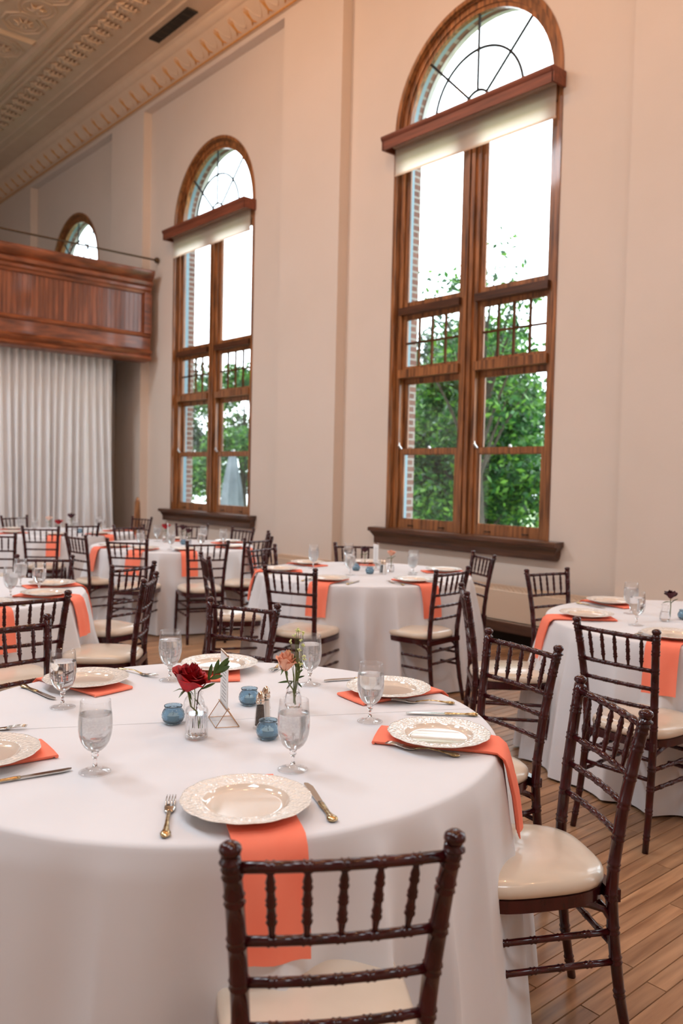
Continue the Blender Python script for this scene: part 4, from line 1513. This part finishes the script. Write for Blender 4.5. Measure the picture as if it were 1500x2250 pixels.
def leaf_blade(g, base, tip, w, bend=.0, up=Vector((0, 0, 1))):
    base, tip = Vector(base), Vector(tip)
    d_ = tip - base
    side = d_.cross(up)
    if side.length < 1e-5:
        side = Vector((1, 0, 0))
    side.normalize()
    nn = side.cross(d_).normalized()
    vs, fs = [], []
    n = 7
    for k in range(n + 1):
        t = k / n
        c = base + d_ * t + nn * bend * sin(pi * t)
        ww = w * (sin(pi * min(1, t * .96 + .04)) ** .75) * .5
        vs += [c - side * ww + nn * ww * .25, c - nn * ww * .15, c + side * ww + nn * ww * .25]
    for k in range(n):
        a = 3 * k
        fs += [(a, a + 1, a + 4, a + 3), (a + 1, a + 2, a + 5, a + 4)]
    m_ = len(vs)
    vs += [v - nn * .0006 for v in vs]
    fs += [tuple(i + m_ for i in q)[::-1] for q in fs]
    g.add(vs, fs)
# leafy sprig in the ribbed bottle
UP = Vector((0, 0, 1))
o = Vector((-1.993, 1.206, TZ))
FW = Vector((-.756, .653, 0))
def P3(r, f, z):
    return RXc * r + FW * f + UP * z
sp = empty('leaf_sprig', o, 0, 'dark twig with pointed green leaves rising right from the red rose vase', 'leaves', 'cut flowers in bud vases')
put('twig', G().tube([P3(-.006, 0, .03), P3(.004, 0, .13), P3(.028, .004, .160), P3(.055, .006, .186), P3(.072, .008, .204)], [.0018, .0018, .0017, .0015, .001], 6), 'twig', sp, smooth=True)
for (bs, tp, w_) in (((.030, .004, .162), (.040, .0, .212), .011), ((.045, .005, .176), (.058, .01, .222), .013), ((.050, .006, .182), (.085, .02, .226), .014), ((.056, .006, .186), (.090, -.004, .222), .013), ((.052, .004, .182), (.092, -.012, .208), .014),
                     ((.034, .004, .166), (.072, -.01, .180), .012), ((.012, .0, .138), (.052, -.004, .158), .008), ((.055, .006, .186), (.080, .0, .216), .012)):
    g = G()
    leaf_blade(g, P3(*bs), P3(*tp), w_, .003, up=FW)
    put('leaf', g, 'leaf', sp, smooth=True)
# little bud hanging in the round vase
o2 = Vector((-2.165, 1.300, TZ))
s2 = empty('green_sprig', o2, 0, 'short green stem with a curled leaf inside the rounded vase', 'leaves', 'cut flowers in bud vases')
put('stem', G().tube([(0, 0, .018), (.003, .002, .06), (-.004, .003, .10)], .0016, 6), 'stem', s2)
g = G()
leaf_blade(g, (0, 0, .06), (.015, .012, .04), .01)
put('leaf', g, 'leaf', s2)
# airy white sprigs with the peach rose
o3 = Vector((-2.068, 1.602, TZ))
s3 = empty('flowering_sprig', o3, 0, 'airy pale green sprigs with tiny white buds behind the peach rose', 'leaves', 'cut flowers in bud vases')
rr_ = random.Random(12)
tips = [(.002, 0, .235), (-.012, .0, .214), (.022, .0, .222), (.012, .004, .250), (.030, .0, .205), (-.018, .004, .178), (.034, -.004, .165), (.014, .0, .19), (.028, .004, .24), (.006, .006, .252), (.02, -.006, .145)]
for t_ in tips:
    g = G()
    a = P3(0.002, 0, .02)
    m1 = P3(t_[0] * .3 + .006, 0, .10)
    e = P3(*t_)
    g.tube([a, m1, m1.lerp(e, .5) + P3(.002, 0, .004), e], [.0016, .0014, .001, .0007], 5)
    put('stem', g, 'stem', s3)
    g = G()
    for k in range(5):
        c = e + Vector((rr_.uniform(-.006, .006), rr_.uniform(-.006, .006), rr_.uniform(-.005, .005)))
        g.lathe([(0, -.003), (.0028, -.001), (.0030, .001), (0, .0034)], 6, tuple(c))
        g.tube([tuple(e - UP * .008), tuple(c)], .0005, 4)
    put('bud', g, 'bud', s3, smooth=True)
for (bs, tp, w_) in (((0, 0, .088), (-.050, .0, .082), .007), ((0, 0, .09), (-.022, 0, .062), .006), ((.006, 0, .09), (.028, .0, .068), .006), ((.006, 0, .095), (.036, .002, .106), .006), ((.01, 0, .12), (.026, 0, .155), .008), ((.008, 0, .13), (.0, .01, .17), .01), ((.012, 0, .14), (.030, 0, .132), .008), ((.01, 0, .11), (.03, .006, .125), .007)):
    g = G()
    leaf_blade(g, P3(*bs), P3(*tp), w_, .004, up=FW)
    put('leaf', g, 'leaf', s3, smooth=True)

def shaker(content, loc, label):
    p = empty('salt_shaker' if content == 'salt' else 'pepper_shaker', loc, .3, label, 'shaker', 'salt and pepper shakers')
    pr = [(0, 0), (.021, 0), (.0215, .003), (.019, .007), (.0175, .012), (.0125, .074), (.0118, .078), (0, .078)]
    put('glass_body', G().lathe(pr, 8), 'thin', p)
    put('ground_' + content, G().lathe([(0, .009), (.0145, .009), (.0105, .068), (0, .068)], 8), content, p)
    put('chrome_cap', G().lathe([(.0125, .074), (.0132, .076), (.0132, .081), (.0118, .082), (.0118, .085), (.0128, .087), (.0125, .091), (.0108, .098), (.007, .105), (.003, .109), (0, .110)], 20), 'chrome', p, smooth=True, sharp=35)
    return p
shaker('pepper', (-1.962, 1.400, TZ), 'pepper shaker with dark contents and chrome cap, beside the salt')
shaker('salt', (-2.000, 1.447, TZ), 'salt shaker with white contents and chrome cap, behind the pepper')

# table card in a brass-edged glass prism
A, B_, C_ = Vector((-2.141, 1.337, TZ + .002)), Vector((-2.036, 1.296, TZ + .002)), Vector((-2.007, 1.358, TZ + .002))
D_ = A + (C_ - B_)
R0_ = (A + D_) / 2 + UP * .052
R1_ = (B_ + C_) / 2 + UP * .052
cs = empty('table_card_stand', (0, 0, 0), 0, 'brass-edged glass prism stand holding a tall narrow printed card', 'card stand')
g = G()
for a, b in ((A, B_), (B_, C_), (C_, D_), (D_, A), (A, R0_), (D_, R0_), (B_, R1_), (C_, R1_)):
    g.tube([tuple(a), tuple(b)], .0011, 6)
e = (R1_ - R0_).normalized()
sd = Vector((-e.y, e.x, 0)) * .004
g.tube([tuple(R0_ + sd), tuple(R1_ + sd)], .0018, 6)
g.tube([tuple(R0_ - sd), tuple(R1_ - sd)], .0018, 6)
put('brass_frame', g, 'brass', cs, smooth=True)
for a, b, c, d2 in ((A, B_, R1_, R0_), (D_, C_, R1_, R0_)):
    put('glass_face', G().add([tuple(a), tuple(b), tuple(c), tuple(d2)], [(0, 1, 2, 3)]), 'pane', cs)
q0, q1 = R0_ + e * .004, R1_ - e * .004
n_ = Vector((-e.y, e.x, 0)) * .0016
def slab(a, b, z0, z1, off, th):
    nn = Vector((-e.y, e.x, 0))
    P = []
    for o_ in (off, off + th):
        for pt, z in ((a, z0), (b, z0), (b, z1), (a, z1)):
            v = Vector((pt.x, pt.y, z)) + nn * o_
            P.append(tuple(v))
    return G().add(P, [(0, 1, 2, 3), (7, 6, 5, 4), (0, 4, 5, 1), (1, 5, 6, 2), (2, 6, 7, 3), (3, 7, 4, 0)])
card = put('printed_card', slab(q0, q1, TZ + .045, TZ + .207, -.0012, .0024), 'paper', cs)
g = G()
for k in range(11):
    z = TZ + .07 + .0105 * k
    a = q0.lerp(q1, .18 + .07 * (k % 3))
    b2 = q0.lerp(q1, .82 - .06 * (k % 2))
    for side in (-.0016, .0013):
        s_ = slab(a, b2, z, z + .0022, side, .0003)
        g.add(s_.v, s_.f)
put('print_lines', g, 'ink', card)
put('brass_edge', slab(q0, q1, TZ + .207, TZ + .211, -.002, .004), 'brass', cs)

# ------------------------------------------------------------------ other tables
def simple_flower(name, x, y, z, m, label, r=.03, stem=True):
    p = empty(name, (x, y, z), 0, label, 'flower', 'cut flowers in bud vases')
    for k in range(7):
        t = k / 6
        g = petal_mesh(r * (.15 + .6 * t), r * 1.3 * (1 - .25 * t), 1.5, r * .3 * t, r * (.2 + .35 * t), 5, 5)
        mm = Matrix.Rotation(k * 2.4, 4, 'Z')
        g.v = [tuple(mm @ Vector(q)) for q in g.v]
        put('petal', g, m, p, smooth=True, sharp=0)
    put('stem', G().tube([(0, 0, .01), (.003, .002, -.04), (.002, .0, -.10)], .0025, 6), 'stem', p)
    g = G()
    leaf_blade(g, (.002, 0, -.03), (.035, .02, .0), .018, .004)
    leaf_blade(g, (.002, 0, -.02), (-.035, -.02, -.03), .018, .004)
    put('leaf', g, 'leaf', p)
    return p
def setting(T, ang, phrase, goblet=True, clear=False, knife=False, fork=False, gpos=None, ppos=None):
    a = R(ang)
    place(NAP, T[0], T[1], 0, a, 'coral napkin hanging ' + phrase)
    pp = ppos or (T[0] + .655 * cos(a), T[1] + .655 * sin(a))
    place(PLATE, pp[0], pp[1], TZ + .010, a, 'ivory dinner plate ' + phrase)
    if goblet:
        b_ = a + R(22)
        gp = gpos or (T[0] + .50 * cos(b_), T[1] + .50 * sin(b_))
        place(GOBC if clear else GOB, gp[0], gp[1], TZ, a, 'water goblet ' + phrase)
    if knife:
        c_ = a + R(15)
        place(KNIFE, T[0] + .68 * cos(c_), T[1] + .68 * sin(c_), TZ + .0005, a + pi, 'table knife ' + phrase)
    if fork:
        c_ = a - R(14)
        place(FORK, T[0] + .68 * cos(c_), T[1] + .68 * sin(c_), TZ + .0005, a + pi, 'dinner fork ' + phrase)
# middle table
tm = 'of the middle table'
setting(T2, -64, 'at the front left ' + tm, fork=True, knife=True, gpos=(-4.70, 4.16))
setting(T2, -10, 'at the front right ' + tm, fork=True, knife=True, gpos=(-4.47, 4.60))
setting(T2, -126, 'at the left corner ' + tm, knife=True, gpos=(-5.19, 4.20))
setting(T2, 184, 'at the back left ' + tm, clear=True, gpos=(-5.33, 4.31))
setting(T2, 62, 'at the back right ' + tm, gpos=(-4.56, 4.70))
setting(T2, 136, 'at the back ' + tm, gpos=(-5.32, 4.69), clear=True)
place(VOT, -4.90, 4.40, TZ, .2, 'blue votive holder left of the card stand on the middle table')
place(VOT, -4.683, 4.348, TZ, .5, 'round blue votive holder in front of the middle table goblets')
o = dup(v3, (-4.69, 4.58, TZ), 0, 'glass bud vase with the coral peach flower on the middle table')
simple_flower('peach_flower', -4.69, 4.58, TZ + .13, 'peach_rose', 'bright peach flower above a glass vase on the middle table', .035)
o = dup(v2, (-5.02, 4.60, TZ), 0, 'glass bud vase with burgundy flowers on the middle table')
simple_flower('burgundy_flower', -5.02, 4.60, TZ + .13, 'dark_rose', 'burgundy flower cluster behind the goblets on the middle table', .04)
# card stand on the middle table
c2 = dup(cs, (-4.87 + 2.07, 4.57 - 1.33, 0), 0, 'glass prism stand with small printed card on the middle table')
# shakers on the middle table
for oo in list(COL.objects):
    if oo.name in ('pepper_shaker', 'salt_shaker'):
        dup(oo, (-4.636 + (.03 if 'salt' in oo.name else 0), 4.43, TZ), 0, ('salt' if 'salt' in oo.name else 'pepper') + ' shaker beside the peach flower on the middle table')
# right table
tr_ = 'of the right-hand table'
setting(T3, -132, 'at the left front ' + tr_, gpos=(-2.251, 3.995), clear=True, ppos=(-2.54, 3.98))
setting(T3, 168, 'at the back left ' + tr_, gpos=(-2.478, 4.328), ppos=(-2.74, 4.55), knife=True)
setting(T3, -76, 'at the front ' + tr_, goblet=False, fork=True, ppos=(-1.945, 3.79))
o = dup(v3, (-2.231, 4.25, TZ), 0, 'small glass vase with a dark flower on the right-hand table')
simple_flower('ranunculus', -2.215, 4.27, TZ + .125, 'dark_rose', 'dark burgundy ranunculus at the right frame edge', .036)
place(VOT, -2.20, 4.40, TZ, .2, 'blue votive holder beside the dark flower at right frame edge')
# left table
tl = 'of the left table'
setting(T4, 44, 'at the right corner ' + tl, gpos=(-4.985, 1.904), clear=True)
setting(T4, 84, 'at the back ' + tl, gpos=(-5.298, 1.904))
setting(T4, 4, 'at the front ' + tl, gpos=(-4.854, 1.688), fork=True, knife=True)
# far middle table
tf = 'of the far middle table'
setting(T5, -92, 'at the left ' + tf)
setting(T5, -55, 'at the left front ' + tf)
setting(T5, -20, 'at the front ' + tf, clear=True)
setting(T5, 32, 'at the right ' + tf)
setting(T5, 90, 'at the back ' + tf)
setting(T5, 150, 'at the far back ' + tf)
for (x, y, m, lb, r_) in ((-8.00, 4.42, 'red_rose', 'red rose on the far middle table below the window sill', .05), (-7.86, 4.55, 'dark_rose', 'nearly black flower on the far middle table', .045), (-7.40, 4.35, 'dark_rose', 'low dark flower at the right of the far middle table', .04)):
    simple_flower('table_flower', x, y, TZ + .14, m, lb, r_)
    dup(v1, (x, y, TZ), 0, 'glass vase holding the ' + lb)
place(VOT, -7.62, 4.42, TZ, .1, 'blue votive holder on the far middle table')
c3 = dup(cs, (-7.95 + 2.07, 4.40 - 1.33, 0), 0, 'card stand on the far middle table between dark flower and red rose')
# far left table
tg = 'of the far left table'
setting(T6, -85, 'at the left front ' + tg)
setting(T6, -30, 'at the right front ' + tg)
setting(T6, 15, 'at the right ' + tg, clear=True)
setting(T6, -140, 'at the far left ' + tg)
setting(T6, 80, 'at the back ' + tg)
simple_flower('table_flower', -9.75, 3.95, TZ + .10, 'red_rose', 'red rose in a low vase on the far left table', .05)
dup(v3, (-9.75, 3.95, TZ), 0, 'glass vase holding the red rose on the far left table')
simple_flower('table_flower', -9.98, 4.20, TZ + .16, 'dark_rose', 'dark flower with leaves behind the red rose on the far left table', .05)
dup(v1, (-9.98, 4.20, TZ), 0, 'glass vase holding the dark flower on the far left table')
simple_flower('table_flower', -10.05, 3.95, TZ + .13, 'cream_rose', 'blush pink flower left of the red rose on the far left table', .045)
dup(v3, (-10.05, 3.95, TZ), 0, 'glass vase holding the blush pink flower on far left table')
place(VOT, -9.60, 4.15, TZ, .1, 'blue votive holder on the far left table')

# ------------------------------------------------------------------ outside
GZ = -1.1
gd = put('lawn', G().add([(-60, 7.2, GZ), (30, 7.2, GZ), (30, 90, GZ), (-60, 90, GZ)], [(0, 1, 2, 3)]), 'lawn', kind='structure')
put('footpath', G().box(-60, 20, 17.5, 20.5, GZ, GZ + .02), 'path', gd)
def tree(x, y, h, r, n, m, label, seed, low=.25, sq=1.0):
    rr_ = random.Random(seed)
    t = empty('tree', (x, y, GZ), 0, label, 'tree', 'trees outside the windows')
    g = G()
    g.tube([(0, 0, 0), (.1, .05, h * .2), (-.05, .1, h * .45), (.1, 0, h * .8)], [.15, .12, .08, .03], 10)
    blobs = []
    for k in range(22):
        a = rr_.uniform(0, 2 * pi)
        q = r * math.sqrt(rr_.uniform(.02, .85))
        z = h * rr_.uniform(low, .95)
        q *= (1.1 - .5 * (z / h) ** 3)
        c = Vector((q * cos(a), q * sin(a), z))
        blobs.append((c, rr_.uniform(.55, 1.05) * r * .42))
        z0 = z * .62
        g.tube([(0, 0, z0), tuple(Vector((0, 0, z0)).lerp(c, .5) + Vector((0, 0, .1))), tuple(c)], [.035, .022, .008], 6)
    put('trunk', g, 'bark', t, smooth=True)
    vs, fs = [], []
    for i in range(n):
        c, br = blobs[rr_.randrange(len(blobs))]
        d_ = Vector((rr_.gauss(0, 1), rr_.gauss(0, 1), rr_.gauss(0, .8))).normalized()
        p_ = c + d_ * br * rr_.uniform(.45, 1.05)
        s = rr_.uniform(.045, .085) * sq
        a_ = Vector((rr_.gauss(0, 1), rr_.gauss(0, 1), rr_.gauss(0, .6) - .4)).normalized()
        b_ = a_.cross(Vector((rr_.gauss(0, 1), rr_.gauss(0, 1), rr_.gauss(0, 1)))).normalized()
        k = len(vs)
        vs += [tuple(p_ - a_ * s), tuple(p_ - b_ * s * .45), tuple(p_ + a_ * s), tuple(p_ + b_ * s * .45)]
        fs.append((k, k + 1, k + 2, k + 3))
    o_ = put('foliage', G().add(vs, fs), m, t)
    o_['kind'] = 'stuff'
    return t
tree(-13.6, 14.2, 5.7, 2.9, 60000, 'foliage', 'large leafy green tree filling the lower panes of the near window', 1, .08)
tree(-9.9, 11.9, 5.0, 2.0, 30000, 'foliage', 'bright green tree at the right lower panes of the near window', 2, .08)
tree(-18.5, 20.5, 7.5, 3.2, 26000, 'foliage_dark', 'dark tree standing behind the green tree outside the near window', 3, .1, 1.3)
tree(-26.0, 14.6, 6.2, 2.2, 14000, 'foliage_dark', 'dark-leaved tree seen in the left panes of the farther window', 4, .40, 1.2)
tree(-22.0, 14.8, 6.0, 1.9, 14000, 'foliage', 'pale green tree seen in the right panes of the farther window', 5, .40, 1.2)
tree(-8.6, 10.2, 6.4, 1.1, 1500, 'foliage', 'thin branch tips at the right edge of the near window', 6, .5)
um = empty('folded_parasol', (-17.2, 11.3, GZ), 0, 'folded grey canvas parasol outside the lower right pane of the farther window', 'parasol')
put('canopy', G().lathe([(.05, 1.0), (.26, 1.1), (.30, 1.5), (.22, 2.3), (.10, 3.0), (.03, 3.2), (0, 3.22)], 14, mod=lambda r, z, a: r * (1 + .14 * cos(7 * a))), 'canvas', um, smooth=True)
put('pole', G().tube([(0, 0, 0), (0, 0, 1.3)], .03, 8), 'rail', um)
